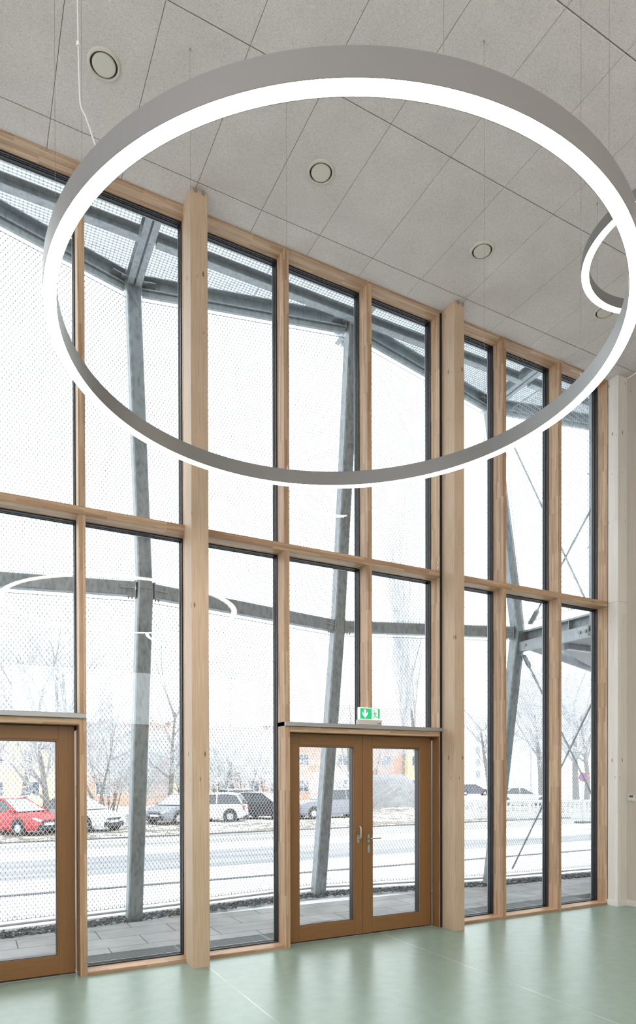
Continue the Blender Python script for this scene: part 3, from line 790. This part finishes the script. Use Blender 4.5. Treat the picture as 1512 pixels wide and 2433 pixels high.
# ------------------------------------------------------------------ wire nets
def net(A, B, D, E_, label, cellw=.0485, cellh=.072, inset=.0, rw=.0031, group='wire nets outside the glass front', hooks=False):
    """A,B = lower left/right, D,E_ = upper left/right corners"""
    A, B, D, E_ = map(Vector, (A, B, D, E_))
    def P(s, t): return A * (1 - s) * (1 - t) + B * s * (1 - t) + D * (1 - s) * t + E_ * s * t
    W = (B - A).length; H = (D - A).length
    nu = max(2, int(round(W / cellw))); nv = max(2, int(round(H / cellh)))
    mb = MB()
    nrm = (B - A).cross(D - A).normalized()
    def seg(p, q):
        d = (q - p).normalized(); u = d.cross(nrm).normalized() * rw; w = nrm * rw
        mb.add([p + u * .87 - w * .5, p - u * .87 - w * .5, p + w, q + u * .87 - w * .5, q - u * .87 - w * .5, q + w], [(0, 1, 4, 3), (1, 2, 5, 4), (2, 0, 3, 5)])
    # two families of diagonals in (i,j) cell space, cut into a few straight runs
    for k in range(-nv, nu + 1):
        for sg in (0, 1):
            i0, j0 = (k, 0) if k >= 0 else (0, -k)
            L_ = min(nu - i0, nv - j0)
            if L_ <= 0: continue
            st = max(1, L_ // 5); j = 0
            while j < L_:
                j2 = min(L_, j + st)
                a = ((i0 + j) / nu, (j0 + j) / nv); b = ((i0 + j2) / nu, (j0 + j2) / nv)
                if sg: a = (1 - a[0], a[1]); b = (1 - b[0], b[1])
                seg(P(*a), P(*b)); j = j2
    o = mb.build('wire_net', FROSTWIRE)
    tag(o, label, 'net', group)
    # crimp sleeves at every crossing
    V, F = [], []; r = .0040
    ring3 = [Vector((math.cos(t), math.sin(t), 0)) for t in (0, 2.094, 4.189)]
    for i in range(2 * nu + 1):
        for j in range(2 * nv + 1):
            if (i + j) % 2: continue
            p = P(i / (2 * nu), j / (2 * nv)); b0 = len(V)
            for dz in ((-.008, .008) if j else (-.004, .036)):
                for q in ring3: V.append((p.x + q.x * r, p.y + q.y * r, p.z + dz))
            F += [(b0, b0 + 1, b0 + 4, b0 + 3), (b0 + 1, b0 + 2, b0 + 5, b0 + 4), (b0 + 2, b0, b0 + 3, b0 + 5)]
    mb = MB(); mb.v = V; mb.f = F
    c = mb.build('crimp_sleeves', FERR, o); c['kind'] = 'stuff'
    e = MB()
    for p, q in ((A, B), (B, E_), (E_, D), (D, A)): e.tube(p, q, .0042, n=6)
    e.build('edge_cable', GALV2, o)
    if hooks:
        p, q = A - Vector((0, 0, .045)), B - Vector((0, 0, .045))
        MB().tube(p, q, .016, n=10).build('bottom_rail', mat('snowy_tube', (.8, .81, .83), .6), o)
        for s_ in (.33, .72):
            c2 = P(s_, 0) - Vector((0, 0, .035)); pts = [c2 + Vector((math.cos(a) * .022, 0, math.sin(a) * .03)) for a in [k * .7 for k in range(8)]]
            MB().path(pts, .003, 6).build('shackle', GALV2, o)
    return o
def off(p, dy=.10, dz=0.): return (p[0], p[1] + dy, p[2] + dz)
F_ = [(x, y, .11) for x, y in BASE]
nl = [('lower wire net in the bay at the left edge, outside the single door', 1), ('lower wire net between the kinked column and the leaning column', 2), ('lower wire net between the leaning column and the braced column', 3), ('lower wire net at the far right of the terrace', 4)]
for lb, i in nl:
    net(off(F_[i]), off(F_[i + 1]), off(MID[i], .10, -.11), off(MID[i + 1], .10, -.11), lb, hooks=True)
nl = [('upper wire net in the bay at the left edge', 1), ('upper wire net between the kinked column and the leaning column', 2), ('upper wire net between the leaning column and the braced column', 3)]
for lb, i in nl:
    net(off(MID[i], .10, .11), off(MID[i + 1], .10, .11), off(TOP[i], .08, -.15), off(TOP[i + 1], .08, -.15), lb)
net((7.47, 7.40, 4.03), (7.47, 6.20, 4.03), (7.47, 7.86, 7.42), (7.47, 6.20, 7.42), 'upper side net between the braced column and the wall of the house', .05, .075)

# ------------------------------------------------------------------ side frame on the right: beams, deck, bracing rods
o = tag(empty('slab_edge_beam', (7.50, 6.8, 3.85)), 'galvanised box shaped edge beam running back to the house from the braced column', 'beam')
MB().beam((7.52, 7.50, 3.905), (7.52, 6.16, 3.905), .10, .03).build('top_flange', GALV2, o)
MB().beam((7.52, 7.50, 3.755), (7.52, 6.16, 3.755), .10, .014).build('bottom_flange', GALV2, o)
MB().box(7.555, 7.567, 6.16, 7.46, 3.76, 3.89).build('web', GALV, o)
MB().box(7.475, 7.56, 7.44, 7.456, 3.76, 3.892).build('end_plate', GALV2, o)
MB().box(7.475, 7.56, 6.55, 6.56, 3.76, 3.892).build('stiffener', GALV2, o)
o = tag(empty('channel_beam', (7.46, 6.8, 3.66)), 'galvanised channel beam with round bolts just below the edge beam on the right', 'beam')
prof_c = [(-.045, -.07), (.045, -.07), (.045, -.058), (-.033, -.058), (-.033, .058), (.045, .058), (.045, .07), (-.045, .07)]
MB().beam((7.45, 6.16, 3.668), (7.45, 7.44, 3.668), .09, .14, prof=[(a, b) for a, b in prof_c]).build('channel', GALV2, o)
for y in (7.30, 6.30, 6.20): MB().tube((7.418, y, 3.668), (7.385, y, 3.668), .022, .020, 20).build('bolt', GALV, o)
o = tag(empty('balcony_deck', (9.6, 7.2, 3.7)), 'underside of a grey concrete balcony beyond the rightmost window', 'balcony')
MB().poly([(7.60, 6.16, 3.70), (12.8, 6.16, 3.70), (12.8, 8.6, 3.70), (10.3, 8.45, 3.70), (8.35, 7.45, 3.70), (7.60, 7.42, 3.70)], (0, 0, .16)).build('slab', mat('grey_concrete', (.30, .31, .32), .8), o)
MB().beam((7.62, 7.42, 3.74), (10.3, 8.47, 3.74), .03, .22).build('fascia', GALV2, o)
MB().beam((8.0, 7.05, 3.66), (12.5, 7.05, 3.66), .08, .09).build('joist', GALV2, o)
o = tag(empty('side_pole', (7.47, 6.16, 3.9)), 'slim light galvanised pole beside the house wall that holds the side net', 'pole')
MB().tube((7.47, 6.165, 3.66), (7.47, 6.165, 7.65), .024, n=14).build('tube', GALV2, o)
for z in (4.82, 5.82, 6.8): MB().beam((7.47, 6.17, z), (7.47, 6.225, z), .012, .022).build('net_lug', GALV2, o)
def rod(p, q, label, clevis_end=True):
    p, q = Vector(p), Vector(q); d = (q - p).normalized()
    o = tag(empty('bracing_rod', p), label, 'rod', 'diagonal bracing rods of the side frame')
    MB().tube(p, q, .014, n=10).build('bar', GALV, o)
    if clevis_end:
        MB().beam(p - d * .05, p + d * .16, .012, .10, up=(1, 0, 0)).build('gusset', GALV2, o)
        MB().tube(p + d * .02, p + d * .19, .028, .026, 12).build('sleeve', GALV2, o)
        a = p + d * .30
        MB().tube(a, a + d * .05, .010, .020, 10).tube(a + d * .2, a + d * .25, .020, .010, 10).beam(a + d * .04 + Vector((0, .016, 0)), a + d * .21 + Vector((0, .016, 0)), .008, .012).beam(a + d * .04 - Vector((0, .016, 0)), a + d * .21 - Vector((0, .016, 0)), .008, .012).build('turnbuckle', GALV2, o)
    return o
rod((7.45, 7.22, 4.02), (7.45, 6.14, 5.33), 'upper bracing rod rising from the node of the braced column to the house wall')
rod((7.45, 7.66, 6.95), (7.45, 6.20, 4.02), 'upper bracing rod falling from the top of the braced column to the house wall', False)
rod((7.45, 7.36, 3.50), (7.45, 6.14, 1.44), 'lower bracing rod with turnbuckle falling from the node towards the house wall')
rod((7.45, 6.14, 2.68), (7.45, 7.62, .25), 'lower bracing rod rising from the column foot to the house wall', False)

# ------------------------------------------------------------------ background: houses
BRICK = mat('orange_brick', (.37, .155, .095), .85)
def brickm():
    t = NT(BRICK); o = t.obj()
    sx = t.n('ShaderNodeSeparateXYZ'); t.l(o, sx.inputs[0]); cv = t.n('ShaderNodeCombineXYZ'); t.l(sx.outputs[0], cv.inputs[0]); t.l(sx.outputs[2], cv.inputs[1])
    br = t.n('ShaderNodeTexBrick'); t.l(cv.outputs[0], br.inputs['Vector']); br.inputs['Scale'].default_value = 1
    br.inputs['Brick Width'].default_value = .5; br.inputs['Row Height'].default_value = .16; br.inputs['Mortar Size'].default_value = .012
    br.inputs['Color1'].default_value = (.58, .36, .27, 1); br.inputs['Color2'].default_value = (.50, .30, .22, 1); br.inputs['Mortar'].default_value = (.42, .3, .25, 1)
    t.l(br.outputs['Color'], t.b.inputs['Base Color'])
brickm()
YELLOW = mat('yellow_render', (.74, .57, .32), .85)
WHITER = mat('white_render', (.70, .71, .73), .85)
WGL = mat('far_window_glass', (.06, .08, .11), .15)
WFR = mat('far_window_frame', (.75, .75, .76), .5)
bld = tag(empty('apartment_building', (20, 60, -1)), 'long three storey apartment house in orange brick and yellow render across the street', 'building')
segs = [(-14, 0.5, 'b'), (.5, 6.3, 'y'), (6.3, 16.2, 'b'), (16.2, 20.6, 'y'), (20.6, 33.0, 'b'), (33.0, 36.2, 'y'), (36.2, 42.5, 'b'), (42.5, 49, 'y')]
for a, b, k in segs:
    dy = -.7 if k == 'y' else 0
    MB().box(a, b, 60 + dy, 70, -1.2, 6.75).build('wall', YELLOW if k == 'y' else BRICK, bld)
    MB().box(a - .12, b + .12, 59.5 + dy, 70.2, 6.75, 7.05).build('snowy_roof', SNOWP, bld)
    MB().box(a - .13, b + .13, 59.49 + dy, 59.6 + dy, 6.62, 6.75).build('gutter', ALU_GREY, bld)
    x = a + 1.15
    while x < b - .9:
        for z in (.15, 2.85, 5.15):
            w_, h_ = .55, 1.05 if z < 5 else .9
            if z < 1: h_ = 1.1
            yf = 60 + dy
            if z == .15 and R.random() < .0: continue
            f = MB().box(x - w_ - .08, x + w_ + .08, yf - .06, yf + .02, z - .08, z + h_ + .08).build('window', WFR, bld)
            MB().box(x - w_, x - .03, yf - .075, yf - .05, z, z + h_).box(x + .03, x + w_, yf - .075, yf - .05, z, z + h_).build('pane', WGL, f)
        x += 2.75
rb = tag(empty('red_roof_house', (50, 74, -1)), 'pale house with a snowy red tiled roof showing above the apartment house', 'building')
MB().box(44, 56, 72, 80, -1.3, 7.2).build('wall', WHITER, rb)
MB().poly([(43.4, 71.4, 7.2), (43.4, 80.6, 7.2), (43.4, 76, 11.2)], (13.2, 0, 0)).build('roof', mat('snowy_red_tiles', (.58, .42, .40), .8), rb)
tw = tag(empty('tower_block', (106, 122, -1.5)), 'white high rise block with vertical rows of windows, faint in the distance', 'building')
MB().box(97, 118, 120, 132, -2, 15.8).build('wall', WHITER, tw)
MB().box(96.8, 118.2, 119.8, 132.2, 15.8, 16.2).build('roof', SNOWP, tw)
for xc in (100.0, 106.6, 109.5, 113.0):
    for k in range(5):
        z = 1.2 + k * 2.85
        MB().box(xc - .85, xc + .35, 119.9, 120.02, z, z + 1.7).build('window', mat('hazy_glass', (.24, .26, .30), .3), tw)

# ------------------------------------------------------------------ background: trees
BARK = mat('frosted_bark', (.20, .19, .18), .9, spec=.1)
TWIG = mat('hoar_frost_twigs', (.58, .59, .62), .9, spec=.1)
RIME = mat('rime_covered_twigs', (.88, .89, .91), .9, spec=.1)
TWIGD = mat('frosted_branches', (.34, .34, .35), .9, spec=.1)
def tree(name, x, y, h, label, cat='tree', seed=1, kind='round', group=None, fine=1., spread=.55, trunk=.18, stems=1, lean=0., n1=9, tmin=.0095):
    rr = random.Random(seed); z0 = prof(y) - .05
    tr, br, tw_ = MB(), MB(), MB(); cnt = [0]
    def grow(p, d, L, r, lv):
        segs_ = 3 if lv < 2 else 2; pts = [p]; dd = d
        for k in range(segs_):
            wob = .10 if lv == 0 else .22
            dd = (dd + Vector((rr.uniform(-1, 1), rr.uniform(-1, 1), rr.uniform(-.3, .8 if kind != 'hedge' else .1))) * wob).normalized()
            q = pts[-1] + dd * L / segs_; pts.append(q)
        tgt = tr if lv == 0 else (br if lv == 1 else tw_)
        nn = 7 if lv == 0 else (4 if lv == 1 else 3)
        for k in range(segs_):
            ra = r * (1 - .22 * k); rb_ = r * (1 - .22 * (k + 1)); tgt.tube(pts[k], pts[k + 1], ra, rb_, nn, False)
        cnt[0] += segs_
        if lv >= (4 if fine >= 1 else 3) or cnt[0] > 20000: return
        nc = ([n1, 5, 4, 4] if stems > 2 else [n1, 7, 6, 4])[lv]
        for c in range(nc):
            t = rr.uniform(.30 if lv == 0 else .15, 1.0); k = min(segs_ - 1, int(t * segs_)); fr = t * segs_ - k
            q = pts[k].lerp(pts[k + 1], fr); ax = (pts[k + 1] - pts[k]).normalized()
            a = rr.uniform(0, 2 * PI); sd = ax.cross(Vector((math.cos(a), math.sin(a), .3))).normalized()
            sp = spread * rr.uniform(.7, 1.25)
            if kind == 'poplar': sp = .16 * rr.uniform(.6, 1.4)
            nd = (ax * math.cos(sp * 1.35) + sd * math.sin(sp * 1.35)).normalized()
            if kind == 'poplar': nd = (nd + Vector((0, 0, 1.2))).normalized()
            grow(q, nd, L * rr.uniform(.42, .66) * (1.0 if lv else 1.05), max(tmin, r * rr.uniform(.30, .46)), lv + 1)
    o = tag(empty(name, (x, y, z0)), label, cat, group)
    for s_ in range(stems):
        a = rr.uniform(0, 2 * PI); tilt = (.0 if stems == 1 else rr.uniform(.1, .45))
        d = Vector((math.cos(a) * tilt + lean, math.sin(a) * tilt, 1)).normalized()
        grow(Vector((x + (rr.uniform(-.3, .3) if stems > 1 else 0), y, z0)), d, h * (.62 if kind != 'poplar' else .85), trunk / (1 if stems == 1 else 1.8), 0)
    tr.build('trunk', BARK, o); br.build('branches', TWIGD, o); tw_.build('twigs', RIME if stems > 2 else TWIG, o)
    return o
tree('bare_tree', .2, 34, 10, 'tall frosted bare tree at the left edge of the left window', seed=3, group='frosted trees along the street')
tree('bare_tree', 1.9, 33, 11, 'frosted bare tree with a leaning dark trunk above the red car', seed=5, group='frosted trees along the street', lean=.10)
tree('bare_tree', 4.0, 36, 12.5, 'tall slender frosted tree just left of the first upright', seed=8, group='frosted trees along the street', spread=.42)
tree('bare_tree', 2.9, 31, 7, 'smaller frosted tree between the red car and the yellow house front', seed=9, group='frosted trees along the street')
tree('bare_tree', 6.3, 38, 7, 'low spreading frosted tree left of the kinked column', seed=12, group='frosted trees along the street', stems=2)
tree('bare_tree', 10.7, 40, 10.5, 'frosted tree with forked trunk right of the kinked column', seed=14, group='frosted trees along the street', lean=.05)
bx = [(7.6, 42, 6.0, 'dense frosted shrub in front of the brick wall left of the kinked column'), (9.2, 43, 5.6, 'dense frosted shrub behind the kinked column'), (12.4, 42, 6.8, 'dense frosted shrub behind the first timber post'),
      (14.2, 41, 7.2, 'tall tangled frosted shrub above the small white car'), (16.4, 42, 7.0, 'tangled frosted shrub above the dark car'), (18.9, 44, 6.2, 'frosted shrub right beside the dark car'), (24.2, 44, 3.4, 'low dark frosted shrub seen through the left door leaf')]
for i, (x, y, h, lb) in enumerate(bx):
    tree('frosted_shrub', x, y, h, lb, 'shrub', seed=30 + i, stems=9, trunk=.075, group='frosted shrubs before the apartment house', spread=.66, n1=7, tmin=.008)
tree('bare_tree', 26.0, 44, 8.5, 'frosted tree with a dark trunk seen through the left door leaf', seed=41, group='frosted trees along the street')
tree('bare_tree', 30, 47, 9, 'wide frosted tree above the clipped hedge', seed=43, group='frosted trees along the street', stems=2)
tree('columnar_poplar', 40.0, 54, 22, 'tall narrow frosted poplar left of the second timber post', seed=50, kind='poplar', trunk=.22, n1=16, tmin=.006)
tree('columnar_poplar', 37.7, 53.5, 12.5, 'shorter narrow frosted poplar beside the tall one', seed=51, kind='poplar', trunk=.18, n1=12)
tree('bare_tree', 52.4, 45, 16, 'big frosted tree with a leaning trunk in the rightmost window', seed=60, trunk=.35, group='frosted trees on the right', n1=12, lean=-.12)
tree('bare_tree', 49.8, 47, 14, 'frosted tree left of the big one in the rightmost window', seed=61, trunk=.28, group='frosted trees on the right', n1=10)
tree('bare_tree', 46.0, 50, 12, 'frosted tree in the second window from the right', seed=62, trunk=.25, group='frosted trees on the right', n1=10, spread=.7)
tree('bare_tree', 58, 54, 14, 'faint frosted tree behind the others at the far right', seed=63, trunk=.3, group='frosted trees on the right', n1=10)
tree('bare_tree', 45.5, 38, 12, 'frosted tree overhanging at the right frame of the last window', seed=64, trunk=.25, group='frosted trees on the right', n1=10)

# clipped frosted hedges: rounded mass plus twig tips
def hedge(x, y, rx, ry, h, label, seed):
    rr = random.Random(seed); z0 = prof(y); o = tag(empty('clipped_hedge', (x, y, z0)), label, 'hedge')
    body = MB(); n, k = 36, 14; vs = []
    for j in range(k + 1):
        ph = PI / 2 * j / k; zz = z0 + h * math.sin(ph) ** .8; rr_ = max(.02, math.cos(ph) ** .55)
        for i in range(n):
            a = 2 * PI * i / n; q = 1 + rr.uniform(-.05, .05); vs.append((x + rx * rr_ * math.cos(a) * q, y + ry * rr_ * math.sin(a) * q, zz + rr.uniform(-.04, .04)))
    body.add(vs, [(j * n + i, j * n + (i + 1) % n, (j + 1) * n + (i + 1) % n, (j + 1) * n + i) for j in range(k) for i in range(n)])
    body.build('foliage', mat('frosted_hedge', (.33, .33, .34), .95), o)
    tw_ = MB()
    for i in range(2600):
        a = rr.uniform(0, 2 * PI); ph = math.asin(rr.random()); c = max(.02, math.cos(ph) ** .55)
        p = Vector((x + rx * c * math.cos(a), y + ry * c * math.sin(a), z0 + h * math.sin(ph) ** .8))
        d = Vector((math.cos(a) * c, math.sin(a) * c, math.sin(ph) + rr.uniform(0, .6))).normalized()
        tw_.tube(p - d * .05, p + d * rr.uniform(.08, .24) + Vector((rr.uniform(-.06, .06), rr.uniform(-.06, .06), 0)), .012, .006, 3, False)
    tw_.build('twigs', TWIG, o)
hedge(30.3, 45, 2.7, 1.6, 2.6, 'rounded frosted hedge seen through the right door leaf', 5)
hedge(34.6, 45.5, 2.6, 1.3, 1.5, 'lower frosted hedge right of the rounded one', 6)

# ------------------------------------------------------------------ background: cars
TYRE = mat('tyre_rubber', (.02, .02, .022), .8); RIM = mat('wheel_rim', (.45, .46, .48), .4, .5)
CARGL = mat('car_glass', (.05, .06, .07), .12); FROSTGL = mat('frosted_windscreen', (.50, .55, .58), .5)
HEADL = mat('headlight_glass', (.72, .74, .78), .2); BLACKPL = mat('black_trim', (.025, .025, .028), .5); PLATE = mat('number_plate', (.75, .76, .8), .5)
TAIL = mat('tail_light', (.30, .05, .05), .3)
def car(x, y, heading, paint, label, L=4.1, W=1.74, H=1.46, kind='hatch', snowy=True):
    """x,y = centre on the ground, heading = direction of the bonnet in degrees"""
    z0 = prof(y) + .012
    o = tag(empty('parked_car', (0, 0, 0)), label, 'car', 'parked cars across the street')
    hl = L / 2
    if kind == 'small': belt = [(-hl, .42), (-hl + .05, .88), (-hl + .25, .98), (.45, .96), (hl - .35, .82), (hl - .08, .66), (hl, .42)]; roof = [(-hl + .10, .98), (-hl + .42, H - .06), (-hl + .9, H), (.25, H - .02), (.85, .97)]
    elif kind == 'sedan': belt = [(-hl, .45), (-hl + .05, .92), (-hl + .7, .97), (.75, .95), (hl - .45, .82), (hl - .08, .68), (hl, .42)]; roof = [(-hl + .55, .97), (-hl + 1.25, H - .02), (-hl + 1.6, H), (.0, H), (.95, .95)]
    elif kind == 'suv': belt = [(-hl, .5), (-hl + .04, 1.0), (-hl + .3, 1.08), (.75, 1.06), (hl - .4, .98), (hl - .08, .82), (hl, .5)]; roof = [(-hl + .08, 1.08), (-hl + .38, H - .04), (-hl + .8, H), (.15, H - .02), (.95, 1.06)]
    else: belt = [(-hl, .45), (-hl + .05, .93), (-hl + .3, 1.0), (.65, .97), (hl - .45, .86), (hl - .08, .68), (hl, .42)]; roof = [(-hl + .12, 1.0), (-hl + .5, H - .04), (-hl + 1.0, H), (.1, H - .01), (1.0, .96)]
    def interp(P, t):
        for (a, za), (b, zb) in zip(P[:-1], P[1:]):
            if a <= t <= b: return za + (zb - za) * (t - a) / (b - a + 1e-9)
        return P[-1][1] if t > P[-1][0] else P[0][1]
    # body shell
    mb = MB(); st = sorted(set([p[0] for p in belt] + [-hl + .02, hl - .02, hl - .22, -1., -.5, 0, .5, 1.])); vs = []
    for s in st:
        zt = interp(belt, s); e = min(1, (hl - abs(s)) / .35); hw = W / 2 * (.80 + .20 * math.sqrt(max(0, e))); zb = .20 + .06 * (1 - e)
        vs += [(s, -hw * .93, zb), (s, -hw, zb + .12), (s, -hw * 1.0, min(.62, zt - .04)), (s, -hw * .95, zt - .02), (s, -hw * .80, zt), (s, hw * .80, zt), (s, hw * .95, zt - .02), (s, hw, min(.62, zt - .04)), (s, hw, zb + .12), (s, hw * .93, zb)]
    k = 10
    fs = [(i * k + j, (i + 1) * k + j, (i + 1) * k + (j + 1) % k, i * k + (j + 1) % k) for i in range(len(st) - 1) for j in range(k)]
    fs += [tuple(range(k - 1, -1, -1)), tuple(range((len(st) - 1) * k, len(st) * k))]
    mb.add(vs, fs)
    # roof panel and pillars
    def band(i0, i1, w0, w1, up=0.):
        (a, za), (b, zb) = roof[i0], roof[i1]
        return [(a, -w0, za + up), (b, -w1, zb + up), (b, w1, zb + up), (a, w0, za + up)]
    wb, wt = W / 2 * .86, W / 2 * .66
    ww = [wb, wt, wt, wt, wb]
    for i in (1, 2): mb.poly(band(i, i + 1, ww[i], ww[i + 1]), (0, 0, .035))
    for i in range(4):
        for sg in (-1, 1):
            mb.beam((roof[i][0], sg * ww[i], roof[i][1]), (roof[i + 1][0], sg * ww[i + 1], roof[i + 1][1]), .06, .05)
    xm = (roof[2][0] + roof[3][0]) / 2
    for sg in (-1, 1): mb.beam((xm, sg * wb, .98), (xm, sg * wt, H - .02), .05, .07, (1, 0, 0))
    mb.build('body', paint, o)
    gm = MB(); gm.poly([(roof[i][0], -ww[i] + .01, roof[i][1] - .01) for i in range(5)][::-1], (0, .02, 0)) if False else None
    for sg in (-1, 1):
        pts = [(roof[i][0], sg * (ww[i] + .0), roof[i][1] - .02) for i in range(5)]
        c = (xm, sg * (wb * .9), 1.1); gm.add(pts, [(0, 1, 2, 3, 4)])
    gm.build('side_windows', CARGL, o)
    MB().add([tuple(p) for p in band(3, 4, wt * .96, wb * .96, .012)], [(0, 1, 2, 3)]).build('windscreen', FROSTGL, o)
    MB().add([tuple(p) for p in band(0, 1, wb * .94, wt * .94, .012)], [(0, 1, 2, 3)]).build('rear_window', CARGL, o)
    for sx_ in (-hl + .72, hl - .78):
        for sg in (-1, 1):
            yy = sg * (W / 2 - .10)
            w = MB().tube((sx_, yy - sg * .1, .31), (sx_, yy + sg * .112, .31), .31, n=24).build('wheel', TYRE, o)
            MB().tube((sx_, yy + sg * .100, .31), (sx_, yy + sg * .118, .31), .19, .17, 18).build('rim', RIM, w)
            MB().tube((sx_, sg * (W / 2 - .02), .36), (sx_, sg * (W / 2 + .004), .36), .375, n=24).build('wheel_arch', BLACKPL, o)
    for sg in (-1, 1):
        MB().poly([(hl - .38, sg * W * .44, .78), (hl - .05, sg * W * .36, .72), (hl + .005, sg * W * .22, .64), (hl - .02, sg * W * .24, .56), (hl - .12, sg * W * .42, .60)], (.02, 0, .01)).build('headlight', HEADL, o)
        MB().box(-hl - .012, -hl + .05, sg * W * .40 - .09, sg * W * .40 + .09, .66, .88).build('tail_light', TAIL, o)
        MB().box(.72, .86, sg * (W / 2 + .02) - .08, sg * (W / 2 + .02) + .08, .94, 1.06).build('wing_mirror', paint, o)
    MB().box(hl - .03, hl + .012, -W * .33, W * .33, .24, .46).box(hl - .03, hl + .010, -W * .22, W * .22, .54, .62).build('grille', BLACKPL, o)
    MB().box(hl, hl + .022, -.26, .26, .42, .52).build('number_plate', PLATE, o)
    MB().box(-hl - .02, -hl, -.26, .26, .56, .66).build('number_plate', PLATE, o)
    MB().box(-hl - .008, -hl + .04, -W * .42, W * .42, .20, .34).build('bumper_trim', BLACKPL, o)
    if snowy:
        mb = MB()
        for i in (1, 2): mb.poly([(p[0], p[1] * .9, p[2] + .036) for p in band(i, i + 1, ww[i], ww[i + 1])], (0, 0, .03))
        mb.build('roof_snow', SNOWP, o)
    o.location = (x, y, z0); o.rotation_euler = (0, 0, math.radians(heading))
    return o
CRED = mat('red_car_paint', (.42, .022, .028), .35); CWH = mat('white_car_paint', (.62, .63, .65), .35); CDK = mat('dark_blue_car_paint', (.07, .08, .12), .3)
CBK = mat('black_car_paint', (.03, .032, .038), .3); CGR = mat('grey_car_paint', (.22, .23, .27), .35); CSV = mat('silver_car_paint', (.5, .52, .55), .35)
car(1.55, 30.4, -52, CRED, 'red hatchback seen through the single door', kind='hatch', snowy=False, L=4.0)
car(4.2, 31.0, -55, CWH, 'white saloon car just right of the first upright', kind='sedan', L=4.3)
car(9.7, 33.8, 215, CGR, 'dark grey car in front of the shrubs left of the first timber post', kind='hatch')
car(11.5, 33.8, 148, CWH, 'small rounded white car seen from behind right of the first timber post', kind='small', L=3.55, W=1.63, H=1.49)
car(14.9, 34.6, -58, CBK, 'black car with a frosted windscreen beside the small white car', kind='hatch')
car(16.0, 40.5, 10, CSV, 'silver car parked behind the small white car', kind='suv', H=1.6)
car(18.5, 33.5, 180, CGR, 'grey estate car seen side on through the left door leaf', kind='suv', L=4.6, H=1.62)
car(40.6, 40.5, -28, CWH, 'snow covered car beyond the white railing in the second window from the right', kind='sedan', L=4.5)
car(60.5, 69, -30, CDK, 'dark car far away near the tower block', kind='hatch')

# ------------------------------------------------------------------ background: railing, sign, lamp post
rl = tag(empty('bridge_railing', (27.6, 26.6, prof(26))), 'long white snowy railing beyond the road in the right windows', 'railing')
a, b = Vector((22.0, 29.6, 0)), Vector((35.5, 22.5, 0)); n = 60; zb = -.66
RLW = mat('white_railing', (.60, .60, .59), .6)
MB().beam(a + Vector((0, 0, zb + .94)), b + Vector((0, 0, zb + .94)), .14, .14).build('handrail', RLW, rl)
MB().beam(a + Vector((0, 0, zb + .12)), b + Vector((0, 0, zb + .12)), .2, .3).build('plinth', RLW, rl)
for i in range(n + 1):
    p = a.lerp(b, i / n); MB().beam(p + Vector((0, 0, zb + .25)), p + Vector((0, 0, zb + .9)), .10 if i % 6 else .22, .09 if i % 6 else .2, (1, 0, 0)).build('baluster', RLW, rl)
sg = tag(empty('road_sign', (26.11, 22, prof(22))), 'round blue no stopping sign with red border and cross on a thin pole', 'sign')
MB().tube((26.11, 22.03, prof(22) - .02), (26.11, 22.03, 1.86), .03, n=10).build('pole', GALV2, sg)
MB().box(25.8, 26.42, 21.8, 22.26, prof(22), prof(22) + .1).build('foot', BLACKPL, sg)
vd = Vector((-26.11, -22, 0)).normalized(); c0 = Vector((26.11, 22, 1.62)); sdv = vd.cross(Vector((0, 0, 1))).normalized()
MB().tube(c0, c0 + vd * .01, .21, n=32).build('disc', mat('sign_blue', (.03, .10, .42), .4), sg)
mb = MB(); RD = mat('sign_red', (.50, .02, .025), .4); pts = []
nn = 32
for i in range(nn):
    for r in (.165, .212):
        a_ = 2 * PI * i / nn; pts.append(c0 + vd * .014 + (sdv * math.cos(a_) + Vector((0, 0, 1)) * math.sin(a_)) * r)
mb.add(pts, [(2 * i, 2 * i + 1, (2 * i + 3) % (2 * nn), (2 * i + 2) % (2 * nn)) for i in range(nn)])
for s_ in (-1, 1):
    d = (sdv * s_ + Vector((0, 0, 1))).normalized(); e = d.cross(vd).normalized() * .02
    mb.add([c0 + vd * .016 + d * .17 + e, c0 + vd * .016 + d * .17 - e, c0 + vd * .016 - d * .17 - e, c0 + vd * .016 - d * .17 + e], [(0, 1, 2, 3)])
mb.build('border_and_cross', RD, sg)
lp = tag(empty('lamp_post', (41.2, 40, prof(40))), 'thin grey street lamp post before the trees in the second window from the right', 'lamp')
MB().tube((41.2, 40, prof(40)), (41.2, 40, 5.4), .07, .05, 10).build('mast', GALV2, lp)
MB().beam((41.2, 40, 5.4), (40.4, 39.4, 5.55), .2, .1).build('lantern', ALU_GREY, lp)
